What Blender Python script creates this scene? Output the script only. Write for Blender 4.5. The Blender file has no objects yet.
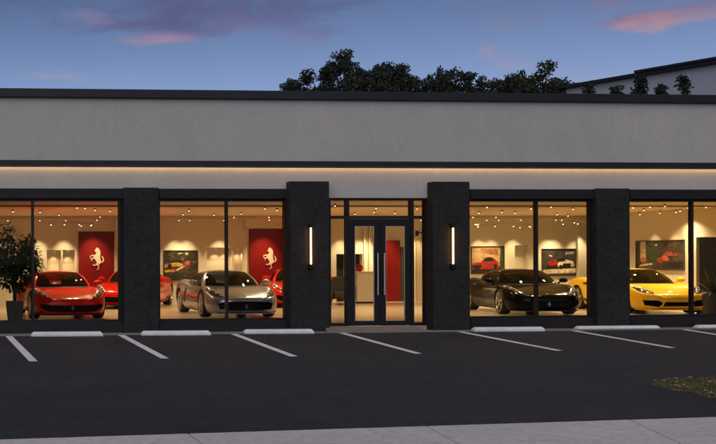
import bpy, bmesh, math, random
from mathutils import Vector, Matrix
from mathutils.bvhtree import BVHTree
from math import sin, cos, pi, radians, sqrt

random.seed(7)
scn = bpy.context.scene
col = scn.collection

# ------------------------------------------------------------------ camera
F, TH, RO = 1111.33, 0.0868719, -0.0038904
PPX, PPY, CX, CY, CZ = 6.787, 260.3, -10.45, -24.0, 1.5
W0, H0 = 716.0, 444.0
FWD = Vector((sin(TH), cos(TH), 0))
R0 = Vector((cos(TH), -sin(TH), 0))
U0 = Vector((0, 0, 1))
RGT = R0 * cos(RO) + U0 * sin(RO)
UPV = U0 * cos(RO) - R0 * sin(RO)
CAM = Vector((CX, CY, CZ))
cam = bpy.data.cameras.new('camera')
cam_o = bpy.data.objects.new('camera', cam)
col.objects.link(cam_o)
M3 = Matrix((RGT, UPV, -FWD)).transposed()
cam_o.matrix_world = Matrix.Translation(CAM) @ M3.to_4x4()
cam.sensor_width = 36
cam.lens = F / W0 * 36
cam.shift_x = (W0 / 2 - PPX) / W0
cam.shift_y = (PPY - H0 / 2) / W0
cam.clip_end = 3000
scn.camera = cam_o


def ray(px, py):
    return (FWD + RGT * ((px - PPX) / F) - UPV * ((py - PPY) / F))


def at_y(px, py, Y):
    d = ray(px, py)
    return CAM + d * ((Y - CY) / d.y)


def at_z(px, py, Z):
    d = ray(px, py)
    return CAM + d * ((Z - CZ) / d.z)


def at_x(px, py, X):
    d = ray(px, py)
    return CAM + d * ((X - CX) / d.x)


def PX(px, Y=0.0, py=260):
    return at_y(px, py, Y).x


def PZ(px, py, Y=0.0):
    return at_y(px, py, Y).z


SL, GY, GZ = 0.043, -0.36, -0.122


def gz(y):
    if y > GY: return GZ
    return GZ + SL * (max(y, -45) - GY)


def at_g(px, py):
    d = ray(px, py)
    # CZ + t dz = GZ + SL*(CY + t dy - GY)
    t = (GZ + SL * (CY - GY) - CZ) / (d.z - SL * d.y)
    p = CAM + d * t
    return Vector((p.x, p.y, gz(p.y)))


# ------------------------------------------------------------------ materials
def mat(name, rgb, rough=0.6, metal=0.0, coat=0.0, spec=0.5, var=0.0, scale=8.0, bump=0.0, bscale=60.0, emit=None, es=0.0, detail=6):
    m = bpy.data.materials.new(name)
    m.use_nodes = True
    nt = m.node_tree
    b = nt.nodes['Principled BSDF']
    b.inputs['Base Color'].default_value = (*rgb, 1)
    b.inputs['Roughness'].default_value = rough
    b.inputs['Metallic'].default_value = metal
    b.inputs['Coat Weight'].default_value = coat
    b.inputs['Coat Roughness'].default_value = 0.03
    b.inputs['Specular IOR Level'].default_value = spec
    if emit:
        b.inputs['Emission Color'].default_value = (*emit, 1)
        b.inputs['Emission Strength'].default_value = es
    if var or bump:
        tc = nt.nodes.new('ShaderNodeTexCoord')
    if var:
        n = nt.nodes.new('ShaderNodeTexNoise')
        n.inputs['Scale'].default_value = scale
        n.inputs['Detail'].default_value = detail
        n.inputs['Roughness'].default_value = 0.65
        nt.links.new(tc.outputs['Object'], n.inputs['Vector'])
        r = nt.nodes.new('ShaderNodeValToRGB')
        r.color_ramp.elements[0].position = 0.3
        r.color_ramp.elements[1].position = 0.7
        r.color_ramp.elements[0].color = (*[c * (1 - var) for c in rgb], 1)
        r.color_ramp.elements[1].color = (*[min(1, c * (1 + var)) for c in rgb], 1)
        nt.links.new(n.outputs['Fac'], r.inputs['Fac'])
        nt.links.new(r.outputs['Color'], b.inputs['Base Color'])
    if bump:
        n2 = nt.nodes.new('ShaderNodeTexNoise')
        n2.inputs['Scale'].default_value = bscale
        n2.inputs['Detail'].default_value = 5
        nt.links.new(tc.outputs['Object'], n2.inputs['Vector'])
        bp = nt.nodes.new('ShaderNodeBump')
        bp.inputs['Strength'].default_value = bump
        bp.inputs['Distance'].default_value = 0.02
        nt.links.new(n2.outputs['Fac'], bp.inputs['Height'])
        nt.links.new(bp.outputs['Normal'], b.inputs['Normal'])
    return m


def two_scale(m, rgb, v1, s1, v2, s2, stretch=(1, 1, 1)):
    """base colour from a broad and a fine noise"""
    nt = m.node_tree
    b = nt.nodes['Principled BSDF']
    tc = nt.nodes.new('ShaderNodeTexCoord')
    mp = nt.nodes.new('ShaderNodeMapping')
    mp.inputs['Scale'].default_value = stretch
    nt.links.new(tc.outputs['Object'], mp.inputs['Vector'])
    last = None
    for v, s in ((v1, s1), (v2, s2)):
        n = nt.nodes.new('ShaderNodeTexNoise')
        n.inputs['Scale'].default_value = s
        n.inputs['Detail'].default_value = 8
        n.inputs['Roughness'].default_value = 0.7
        nt.links.new(mp.outputs['Vector'], n.inputs['Vector'])
        mr = nt.nodes.new('ShaderNodeMapRange')
        mr.inputs['From Min'].default_value = 0.25
        mr.inputs['From Max'].default_value = 0.75
        mr.inputs['To Min'].default_value = 1 - v
        mr.inputs['To Max'].default_value = 1 + v
        nt.links.new(n.outputs['Fac'], mr.inputs['Value'])
        if last is None:
            last = mr.outputs['Result']
        else:
            mu = nt.nodes.new('ShaderNodeMath')
            mu.operation = 'MULTIPLY'
            nt.links.new(last, mu.inputs[0])
            nt.links.new(mr.outputs['Result'], mu.inputs[1])
            last = mu.outputs[0]
    mx = nt.nodes.new('ShaderNodeVectorMath')
    mx.operation = 'SCALE'
    mx.inputs[0].default_value = rgb
    nt.links.new(last, mx.inputs['Scale'])
    nt.links.new(mx.outputs['Vector'], b.inputs['Base Color'])
    return m


def glass_mat(name, tint, refl=1.0, ior=1.45):
    m = bpy.data.materials.new(name)
    m.use_nodes = True
    nt = m.node_tree
    nt.nodes.remove(nt.nodes['Principled BSDF'])
    out = nt.nodes['Material Output']
    t = nt.nodes.new('ShaderNodeBsdfTransparent')
    t.inputs['Color'].default_value = (*tint, 1)
    g = nt.nodes.new('ShaderNodeBsdfGlossy')
    g.inputs['Roughness'].default_value = 0.0
    g.inputs['Color'].default_value = (refl, refl, refl, 1)
    fr = nt.nodes.new('ShaderNodeFresnel')
    fr.inputs['IOR'].default_value = ior
    mx = nt.nodes.new('ShaderNodeMixShader')
    nt.links.new(fr.outputs['Fac'], mx.inputs['Fac'])
    nt.links.new(t.outputs['BSDF'], mx.inputs[1])
    nt.links.new(g.outputs['BSDF'], mx.inputs[2])
    nt.links.new(mx.outputs['Shader'], out.inputs['Surface'])
    return m


WARM = (1.0, 0.68, 0.36)
M = {}
M['stucco'] = two_scale(mat('stucco', (.42, .40, .40), .9, bump=.25, bscale=45), (.43, .415, .392), .10, .5, .08, 7, (1, 1, .75))
M['stone'] = two_scale(mat('dark_stone', (.035, .035, .036), .8, spec=.2, bump=.5, bscale=25), (.022, .0216, .0216), .30, 1.5, .60, 11, (1, 1, 1.6))
M['black_metal'] = mat('black_metal', (.006, .006, .007), .45, spec=.3, var=.2, scale=6)
M['cap_metal'] = mat('dark_cap_metal', (.010, .012, .017), .5, spec=.35, var=.25, scale=2)
M['plinth'] = mat('dark_plinth', (.010, .0105, .012), .6, spec=.3, var=.25, scale=5, bump=.1)
M['glass'] = glass_mat('window_glass', (.97, .965, .95), .14, 1.38)
M['car_glass'] = glass_mat('car_glass', (.36, .38, .36), .6, 1.45)
M['concrete'] = two_scale(mat('concrete', (.4, .38, .36), .9, bump=.2, bscale=40), (.60, .55, .49), .13, .8, .22, 9)
M['kerb_concrete'] = two_scale(mat('kerb_concrete', (.4, .38, .36), .9), (.22, .185, .16), .15, 1.2, .15, 12)
M['stop_concrete'] = two_scale(mat('wheel_stop_concrete', (.6, .6, .6), .85, bump=.2, bscale=30), (.70, .69, .69), .20, 2.0, .14, 16)
M['asphalt'] = mat('asphalt', (.03, .03, .032), .82, bump=.6, bscale=90)
two_scale(M['asphalt'], (.0235, .0233, .0245), .42, .55, .75, 8, (.7, 1.5, 1))
M['paint_line'] = two_scale(mat('road_paint', (.6, .6, .6), .7), (.80, .79, .78), .12, 1.5, .25, 25)
M['earth'] = mat('earth', (.05, .045, .035), .95, var=.4, scale=2)
M['tile'] = two_scale(mat('floor_tile', (.42, .34, .25), .22), (.45, .36, .26), .05, .6, .08, 5)
M['wall'] = mat('interior_paint', (.66, .63, .52), .8, var=.02, scale=3)
M['ceil'] = mat('ceiling_paint', (.64, .55, .41), .85, var=.02, scale=2)
M['beam'] = mat('soffit_paint', (.46, .39, .28), .85, var=.03, scale=2)
M['red_panel'] = mat('red_panel', (.16, .006, .006), .5, spec=.2, var=.10, scale=5)
M['cream'] = mat('cream_lacquer', (.74, .68, .55), .4, var=.02, scale=5)
M['wood'] = mat('dark_wood', (.045, .035, .025), .45, var=.4, scale=6)
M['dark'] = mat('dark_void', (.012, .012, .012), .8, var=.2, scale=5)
M['steel'] = mat('brushed_steel', (.66, .64, .58), .42, metal=1, var=.1, scale=30)
M['bulb'] = mat('lamp_glow', (1, .9, .7), .5, emit=(1, .72, .42), es=8)
M['strip'] = mat('led_strip', (1, .9, .7), .5, emit=(1, .64, .33), es=9.5)
M['tube'] = mat('lamp_tube', (1, .9, .7), .5, emit=(1, .48, .14), es=10.0)
M['bark'] = mat('bark', (.05, .04, .03), .9, var=.4, scale=8, bump=.5, bscale=20)
M['leaf'] = mat('oak_leaf', (.017, .024, .012), .7, var=.55, scale=1.3)
M['leaf_b'] = mat('yellow_green_leaf', (.026, .032, .012), .7, var=.5, scale=1.3)
M['leaf_c'] = mat('conifer_leaf', (.014, .024, .014), .7, var=.5, scale=1.3)
M['ficus'] = mat('ficus_leaf', (.022, .036, .013), .6, spec=.2, var=.6, scale=9)
M['palm'] = mat('palm_leaf', (.045, .065, .022), .5, var=.5, scale=9)
M['pot'] = mat('pot_graphite', (.03, .03, .032), .5, var=.2, scale=6)
M['soil'] = mat('soil', (.03, .022, .015), .95, var=.4, scale=30)
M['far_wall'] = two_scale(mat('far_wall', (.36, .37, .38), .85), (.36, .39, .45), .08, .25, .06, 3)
M['grass'] = mat('grass_blades', (.115, .115, .035), .7, var=.5, scale=2.5)
M['dirt'] = mat('dirt', (.14, .10, .06), .95, var=.5, scale=10, bump=.5)
M['dry'] = mat('dry_leaf', (.35, .24, .14), .8, var=.3, scale=20)
# car materials
M['tyre'] = mat('tyre_rubber', (.012, .012, .012), .75, var=.2, scale=20)
M['rim'] = mat('alloy_rim', (.55, .55, .55), .28, metal=1, var=.05, scale=20)
M['rim_dark'] = mat('dark_rim', (.16, .15, .14), .3, metal=1, var=.05, scale=20)
M['trim'] = mat('black_trim', (.010, .010, .011), .5, var=.2, scale=12)
M['mesh_grille'] = mat('grille_mesh', (.02, .02, .02), .5, metal=.3, var=.2, scale=30)
M['lamp_dark'] = mat('lamp_housing', (.03, .032, .036), .06, coat=1, var=.2, scale=20)
M['lens'] = mat('lamp_lens', (.75, .76, .78), .08, coat=1, var=.1, scale=20)
M['cabin'] = mat('cabin_trim', (.018, .016, .015), .7, var=.2, scale=20)
M['seat_tan'] = mat('seat_tan', (.26, .17, .10), .6, var=.1, scale=20)
M['badge'] = mat('badge_yellow', (.70, .50, .05), .4, var=.05, scale=20)
M['chrome'] = mat('chrome', (.8, .8, .78), .15, metal=1, var=.03, scale=20)
M['cream_emblem'] = mat('emblem_ivory', (.66, .60, .48), .45, var=.06, scale=6)
PAINT = {}
PAINT['red'] = mat('red_paint', (.56, .012, .004), .25, metal=0, coat=.45, spec=.06, var=.03, scale=2)
PAINT['silver'] = mat('silver_paint', (.36, .41, .50), .27, metal=.7, coat=.6, var=.03, scale=2)
PAINT['black'] = mat('black_paint', (.004, .004, .004), .12, metal=0, coat=.0, spec=.12, var=.05, scale=2)
PAINT['yellow'] = mat('yellow_paint', (.72, .42, .014), .25, metal=0, coat=.5, spec=.1, var=.03, scale=2)


# ------------------------------------------------------------------ helpers
def tag(o, label=None, cat=None, group=None, kind=None):
    if label: o['label'] = label
    if cat: o['category'] = cat
    if group: o['group'] = group
    if kind: o['kind'] = kind
    return o


def empty(name, loc=(0, 0, 0), rz=0.0):
    o = bpy.data.objects.new(name, None)
    o.empty_display_size = 0.2
    col.objects.link(o)
    o.location = loc
    o.rotation_euler = (0, 0, rz)
    return o


class MB:
    def __init__(s):
        s.v = []; s.f = []; s.m = []

    def add(s, vs, fs, mi=0):
        n = len(s.v)
        s.v += [tuple(v) for v in vs]
        for f in fs:
            s.f.append(tuple(i + n for i in f)); s.m.append(mi)
        return s

    def box(s, x0, x1, y0, y1, z0, z1, mi=0):
        vs = [(x, y, z) for z in (z0, z1) for y in (y0, y1) for x in (x0, x1)]
        return s.add(vs, [(0, 2, 3, 1), (4, 5, 7, 6), (0, 1, 5, 4), (2, 6, 7, 3), (0, 4, 6, 2), (1, 3, 7, 5)], mi)

    def prism(s, base, top, mi=0):
        n = len(base)
        return s.add(list(base) + list(top), [tuple(range(n - 1, -1, -1)), tuple(range(n, 2 * n))] +
                     [(i, (i + 1) % n, n + (i + 1) % n, n + i) for i in range(n)], mi)

    def poly_y(s, pts, y0, y1, mi=0):
        return s.prism([(x, y0, z) for x, z in pts], [(x, y1, z) for x, z in pts], mi)

    def tube(s, pts, rads, n=8, mi=0, cap=True):
        pts = [Vector(p) for p in pts]
        if not hasattr(rads, '__len__'): rads = [rads] * len(pts)
        rings = []
        for i, p in enumerate(pts):
            t = (pts[min(i + 1, len(pts) - 1)] - pts[max(i - 1, 0)]).normalized()
            a = Vector((0, 0, 1)) if abs(t.z) < .9 else Vector((1, 0, 0))
            u = t.cross(a).normalized(); w = t.cross(u)
            rings.append([p + (u * cos(2 * pi * k / n) + w * sin(2 * pi * k / n)) * rads[i] for k in range(n)])
        vs = [q for r in rings for q in r]
        fs = []
        for i in range(len(pts) - 1):
            for k in range(n):
                fs.append((i * n + k, i * n + (k + 1) % n, (i + 1) * n + (k + 1) % n, (i + 1) * n + k))
        if cap:
            fs.append(tuple(range(n - 1, -1, -1)))
            fs.append(tuple((len(pts) - 1) * n + k for k in range(n)))
        return s.add(vs, fs, mi)

    def lathe(s, prof, n=24, mi=0, axis='z', c=(0, 0, 0), closed=False):
        vs = []
        for r, h in prof:
            for k in range(n):
                a = 2 * pi * k / n
                if axis == 'z': vs.append((c[0] + r * cos(a), c[1] + r * sin(a), c[2] + h))
                elif axis == 'x': vs.append((c[0] + h, c[1] + r * cos(a), c[2] + r * sin(a)))
                else: vs.append((c[0] + r * cos(a), c[1] + h, c[2] + r * sin(a)))
        fs = []
        m = len(prof)
        for i in range(m if closed else m - 1):
            j = (i + 1) % m
            for k in range(n):
                fs.append((i * n + k, i * n + (k + 1) % n, j * n + (k + 1) % n, j * n + k))
        if not closed:
            fs.append(tuple(range(n))); fs.append(tuple((m - 1) * n + k for k in range(n)))
        return s.add(vs, fs, mi)

    def ball(s, c, r, mi=0, n=10, k=6, sc=(1, 1, 1)):
        vs = [(c[0], c[1], c[2] - r * sc[2])]
        for i in range(1, k):
            a = -pi / 2 + pi * i / k
            for j in range(n):
                b = 2 * pi * j / n
                vs.append((c[0] + r * sc[0] * cos(a) * cos(b), c[1] + r * sc[1] * cos(a) * sin(b), c[2] + r * sc[2] * sin(a)))
        vs.append((c[0], c[1], c[2] + r * sc[2]))
        fs = [(0, 1 + (j + 1) % n, 1 + j) for j in range(n)]
        for i in range(k - 2):
            for j in range(n):
                fs.append((1 + i * n + j, 1 + i * n + (j + 1) % n, 1 + (i + 1) * n + (j + 1) % n, 1 + (i + 1) * n + j))
        t = len(vs) - 1
        fs += [(t, 1 + (k - 2) * n + j, 1 + (k - 2) * n + (j + 1) % n) for j in range(n)]
        return s.add(vs, fs, mi)

    def build(s, name, mats, parent=None, smooth=False, bevel=0.0, normals=True, angle=None):
        me = bpy.data.meshes.new(name)
        me.from_pydata(s.v, [], s.f)
        if not isinstance(mats, (list, tuple)): mats = [mats]
        for m in mats: me.materials.append(m)
        me.polygons.foreach_set('material_index', s.m)
        if normals:
            bm = bmesh.new(); bm.from_mesh(me)
            bmesh.ops.recalc_face_normals(bm, faces=bm.faces)
            bm.to_mesh(me); bm.free()
        if smooth:
            me.polygons.foreach_set('use_smooth', [True] * len(me.polygons))
            if angle: me.set_sharp_from_angle(angle=radians(angle))
        me.update()
        o = bpy.data.objects.new(name, me)
        col.objects.link(o)
        if parent: o.parent = parent
        if bevel:
            b = o.modifiers.new('bevel', 'BEVEL')
            b.width = bevel; b.segments = 2; b.limit_method = 'ANGLE'
        return o


def copy_tree(o, parent=None):
    c = o.copy()
    col.objects.link(c)
    if parent: c.parent = parent
    for ch in [x for x in bpy.data.objects if x.parent == o]:
        copy_tree(ch, c)
    return c


def wall_open(mb, x0, x1, z0, z1, y, th, openings, mi=0):
    """wall of thickness th with its room face at y; rectangular openings (xa, xb, za, zb) are left out"""
    xs = sorted({x0, x1} | {v for o in openings for v in o[:2] if x0 < v < x1})
    zs = sorted({z0, z1} | {v for o in openings for v in o[2:] if z0 < v < z1})
    for i in range(len(xs) - 1):
        for j in range(len(zs) - 1):
            cx, cz = (xs[i] + xs[i + 1]) / 2, (zs[j] + zs[j + 1]) / 2
            if any(a < cx < b and c < cz < d for a, b, c, d in openings): continue
            mb.add([(xs[i], y, zs[j]), (xs[i + 1], y, zs[j]), (xs[i + 1], y, zs[j + 1]), (xs[i], y, zs[j + 1])], [(0, 1, 2, 3)], mi)
    for a, b, c, d in openings:
        mb.add([(a, y, c), (a, y + th, c), (a, y + th, d), (a, y, d)], [(0, 1, 2, 3)], mi)
        mb.add([(b, y, c), (b, y, d), (b, y + th, d), (b, y + th, c)], [(0, 1, 2, 3)], mi)
        mb.add([(a, y, d), (a, y + th, d), (b, y + th, d), (b, y, d)], [(0, 1, 2, 3)], mi)
    return mb


# ------------------------------------------------------------------ emblem
HORSE_POLYS = [
    [(203, 229), (210, 215), (217, 205), (224, 203), (229, 209), (240, 216), (247, 232), (248, 255), (212, 262), (213, 248), (221, 239), (213, 238), (206, 235)],
    [(200, 262), (212, 250), (247, 250), (246, 275), (251, 295), (255, 312), (244, 326), (225, 322), (213, 305), (203, 287), (195, 272)],
]
HORSE_STROKES = [
    [(205, 268, 9), (186, 261, 6), (166, 267, 4), (169, 280, 4), (177, 289, 5)],
    [(208, 282, 9), (190, 281, 6), (177, 290, 4), (182, 302, 5)],
    [(241, 314, 12), (227, 331, 7), (236, 349, 4.5), (232, 358, 4), (222, 367, 5.5)],
    [(228, 315, 11), (214, 331, 6), (201, 336, 4.5), (189, 330, 5.5)],
    [(250, 309, 5), (264, 313, 6), (273, 297, 7), (269, 278, 6), (259, 266, 2.5)],
]


def horse(mb, cx, cz, h, y0, y1, mi=0):
    """rearing horse in the x-z plane, facing -x; y1 is the front"""
    s = h / 166.0
    f = lambda p: (cx + (p[0] - 218) * s * .92, cz - (p[1] - 286) * s)
    e = 0.0
    for pl in HORSE_POLYS:
        mb.poly_y([f(p) for p in pl], y0, y1 - e, mi); e += (y1 - y0) * .06
    for st in HORSE_STROKES:
        L, R = [], []
        for i, (x, y, w) in enumerate(st):
            a = st[max(i - 1, 0)]; b = st[min(i + 1, len(st) - 1)]
            tx, ty = b[0] - a[0], b[1] - a[1]; l = math.hypot(tx, ty)
            w *= .72
            nx, ny = -ty / l * w, tx / l * w
            L.append(f((x + nx, y + ny))); R.append(f((x - nx, y - ny)))
        for i in range(len(st) - 1):
            mb.poly_y([L[i], L[i + 1], R[i + 1], R[i]], y0, y1 - e, mi)
        e += (y1 - y0) * .06


# ------------------------------------------------------------------ interpolation
def catmull(P, n):
    out = []
    m = len(P)
    for i in range(m - 1):
        p0, p1, p2, p3 = P[max(i - 1, 0)], P[i], P[i + 1], P[min(i + 2, m - 1)]
        for k in range(n):
            t = k / n
            out.append(tuple(0.5 * ((2 * b) + (-a + c) * t + (2 * a - 5 * b + 4 * c - d) * t * t + (-a + 3 * b - 3 * c + d) * t ** 3)
                             for a, b, c, d in zip(p0, p1, p2, p3)))
    out.append(tuple(P[-1]))
    return out


def pchip(K):
    xs = [k[0] for k in K]; ys = [k[1] for k in K]
    n = len(xs)
    h = [xs[i + 1] - xs[i] for i in range(n - 1)]
    d = [(ys[i + 1] - ys[i]) / h[i] for i in range(n - 1)]
    m = [0.0] * n
    m[0], m[-1] = d[0], d[-1]
    for i in range(1, n - 1):
        if d[i - 1] * d[i] > 0:
            w1, w2 = 2 * h[i] + h[i - 1], h[i] + 2 * h[i - 1]
            m[i] = (w1 + w2) / (w1 / d[i - 1] + w2 / d[i])

    def f(x):
        if x <= xs[0]: return ys[0]
        if x >= xs[-1]: return ys[-1]
        i = max(k for k in range(n - 1) if xs[k] <= x)
        t = (x - xs[i]) / h[i]
        return ((1 + 2 * t) * (1 - t) ** 2 * ys[i] + t * (1 - t) ** 2 * h[i] * m[i] + t * t * (3 - 2 * t) * ys[i + 1] + t * t * (t - 1) * h[i] * m[i + 1])
    return f


# ------------------------------------------------------------------ the cars
WM = pchip([(-2.27, .40), (-2.245, .55), (-2.17, .71), (-2.02, .835), (-1.75, .925), (-1.32, .968), (-.6, .935), (0, .918), (.6, .945), (1.2, .982), (1.7, .965), (2.05, .90), (2.2, .82), (2.26, .74)])
ZB = pchip([(-2.27, .22), (-2.2, .15), (-1.8, .115), (1.8, .13), (2.1, .2), (2.26, .30)])
ZC = pchip([(-2.27, .45), (-2.22, .515), (-2.05, .585), (-1.6, .685), (-1.2, .765), (-.98, .795), (-.6, .75), (.6, .75), (1.1, .88), (1.4, .935), (1.8, .92), (2.2, .865), (2.26, .82)])
ZF = pchip([(-2.27, .45), (-2.22, .51), (-2.05, .60), (-1.75, .715), (-1.4, .79), (-1.0, .80), (-.4, .79), (.3, .82), (.95, .905), (1.4, .94), (1.9, .90), (2.2, .845), (2.26, .80)])
AX = 1.32


def body_section(y):
    w, zb, zc, zf = WM(y), ZB(y), ZC(y), ZF(y)
    H = zf - zb
    K = [(0, zb), (.78 * w, zb), (.92 * w, zb + .04 * H / .6), (.985 * w, zb + .30 * H), (1.0 * w, zb + .52 * H), (.985 * w, zb + .74 * H),
         (.93 * w, zb + .91 * H), (.80 * w, zf), (.60 * w, .45 * zf + .55 * zc - .010), (.30 * w, zc - .004), (0, zc)]
    half = catmull(K, 5)
    return half


def grid_body():
    N = 110
    ys = []
    for i in range(N + 1):
        t = i / N
        ys.append(-2.27 + 4.53 * (t - sin(2 * pi * t) / (2 * pi) * .75))
    verts = []; faces = []
    for y in ys:
        h = body_section(y)
        ring = [(x, y, z) for x, z in h] + [(-x, y, z) for x, z in reversed(h[1:-1])]
        verts += ring
    n = len(verts) // len(ys)
    for i in range(len(ys) - 1):
        for k in range(n):
            faces.append((i * n + k, i * n + (k + 1) % n, (i + 1) * n + (k + 1) % n, (i + 1) * n + k))
    faces.append(tuple(range(n))); faces.append(tuple((len(ys) - 1) * n + k for k in range(n)))
    return verts, faces


GRILLES = {
    'wide': [[(-.80, .405), (-.77, .29), (-.60, .215), (-.30, .20), (.30, .20), (.60, .215), (.77, .29), (.80, .405), (.55, .375), (.20, .365), (-.20, .365), (-.55, .375)]],
    'mouth': [[(-.60, .415), (-.70, .37), (-.66, .24), (-.42, .205), (.42, .205), (.66, .24), (.70, .37), (.60, .415), (.3, .435), (-.3, .435)]],
    'three': [[(-.80, .38), (-.76, .24), (-.46, .20), (-.36, .30), (-.48, .375)], [(.80, .38), (.48, .375), (.36, .30), (.46, .20), (.76, .24)],
              [(-.31, .33), (-.37, .22), (.37, .22), (.31, .33)]],
}
LAMPS = {
    'wide': [(.895, .735), (.845, .765), (.70, .68), (.56, .575), (.50, .525), (.54, .505), (.68, .565), (.82, .655)],
    'mouth': [(.875, .735), (.80, .745), (.66, .66), (.55, .575), (.58, .535), (.72, .555), (.84, .63)],
    'three': [(.86, .70), (.78, .725), (.60, .665), (.50, .585), (.55, .545), (.70, .56), (.83, .62)],
}


def tess(pts, cuts=3):
    bm = bmesh.new()
    vs = [bm.verts.new((x, 0, z)) for x, z in pts]
    f = bm.faces.new(vs)
    bmesh.ops.triangulate(bm, faces=[f])
    for _ in range(cuts):
        bmesh.ops.subdivide_edges(bm, edges=list(bm.edges), cuts=1, use_grid_fill=True)
        bmesh.ops.triangulate(bm, faces=list(bm.faces))
    out = [v.co.copy() for v in bm.verts]
    bm.verts.index_update()
    fs = [tuple(v.index for v in f.verts) for f in bm.faces]
    bm.free()
    return out, fs


def patch(mb, pts, bvh, mode, off=.006, mi=0, cuts=3, depth=.02):
    """polygon laid on the body: mode 'front' (x,z), 'side' (y,z, sign) or 'top' (x,y)"""
    co, fs = tess(pts, cuts)
    res = []
    for c in co:
        a, b = c.x, c.z
        if mode == 'front': o, d = Vector((a, -4, b)), Vector((0, 1, 0))
        elif mode == 'top': o, d = Vector((a, b, 4)), Vector((0, 0, -1))
        elif mode == 'right': o, d = Vector((3, a, b)), Vector((-1, 0, 0))
        else: o, d = Vector((-3, a, b)), Vector((1, 0, 0))
        h = bvh.ray_cast(o, d)
        if h[0] is None:
            h = bvh.find_nearest(Vector((a, -1.9, b)) if mode == 'front' else o + d * 2.1)
        nrm = h[1] if h[1].dot(d) < 0 else -h[1]
        res.append(h[0] + nrm * off)
    mb.add(res, fs, mi)
    return res


def strip_poly(pts, w):
    L, R = [], []
    for i, (x, y) in enumerate(pts):
        a = pts[max(i - 1, 0)]; b = pts[min(i + 1, len(pts) - 1)]
        tx, ty = b[0] - a[0], b[1] - a[1]; l = math.hypot(tx, ty) or 1
        L.append((x - ty / l * w, y + tx / l * w)); R.append((x + ty / l * w, y - tx / l * w))
    return [[L[i], L[i + 1], R[i + 1], R[i]] for i in range(len(pts) - 1)]


BELT = [(0, -1.06, .785), (.42, -1.0, .79), (.70, -.80, .79), (.775, -.66, .79), (.825, -.1, .79), (.83, .45, .82), (.78, .85, .86), (.66, 1.18, .90), (.52, 1.36, .915), (0, 1.45, .925)]
ROOF = [(0, -.30, 1.175), (.28, -.28, 1.172), (.50, -.20, 1.155), (.555, -.12, 1.145), (.59, .15, 1.152), (.585, .40, 1.145), (.56, .54, 1.13), (.51, .64, 1.125), (.43, .70, 1.125), (0, .76, 1.14)]
NSEG = 5


def greenhouse():
    b = catmull(BELT, NSEG); r = catmull(ROOF, NSEG)
    ring_b = [Vector(p) for p in b] + [Vector((-p[0], p[1], p[2])) for p in reversed(b[1:-1])]
    ring_r = [Vector(p) for p in r] + [Vector((-p[0], p[1], p[2])) for p in reversed(r[1:-1])]
    n = len(ring_b)
    rows = [[p + Vector((0, 0, -.16)) for p in ring_b]]
    NV = 10
    for j in range(NV + 1):
        v = j / NV
        row = []
        for p, q in zip(ring_b, ring_r):
            m = p.lerp(q, v)
            out = Vector((m.x, m.y * .35, 0))
            out = out.normalized() if out.length > 1e-6 else Vector((0, 0, 0))
            m += (out * .035 + Vector((0, 0, .025))) * sin(pi * v)
            row.append(m)
        rows.append(row)
    NR = 5
    c = Vector((0, .22, 0))
    for j in range(1, NR + 1):
        s = 1 - j / NR * .97
        row = []
        for q in ring_r:
            p = Vector((q.x * s, c.y + (q.y - c.y) * s, q.z + (1.205 - q.z) * (1 - s * s)))
            row.append(p)
        rows.append(row)
    return rows, n, NV


def seg_kind(k, n):
    m = n // 2
    kk = k if k < m else n - 1 - k      # segment index on the half ring
    g = kk // NSEG
    return g, (1 if k < m else -1)


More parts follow.
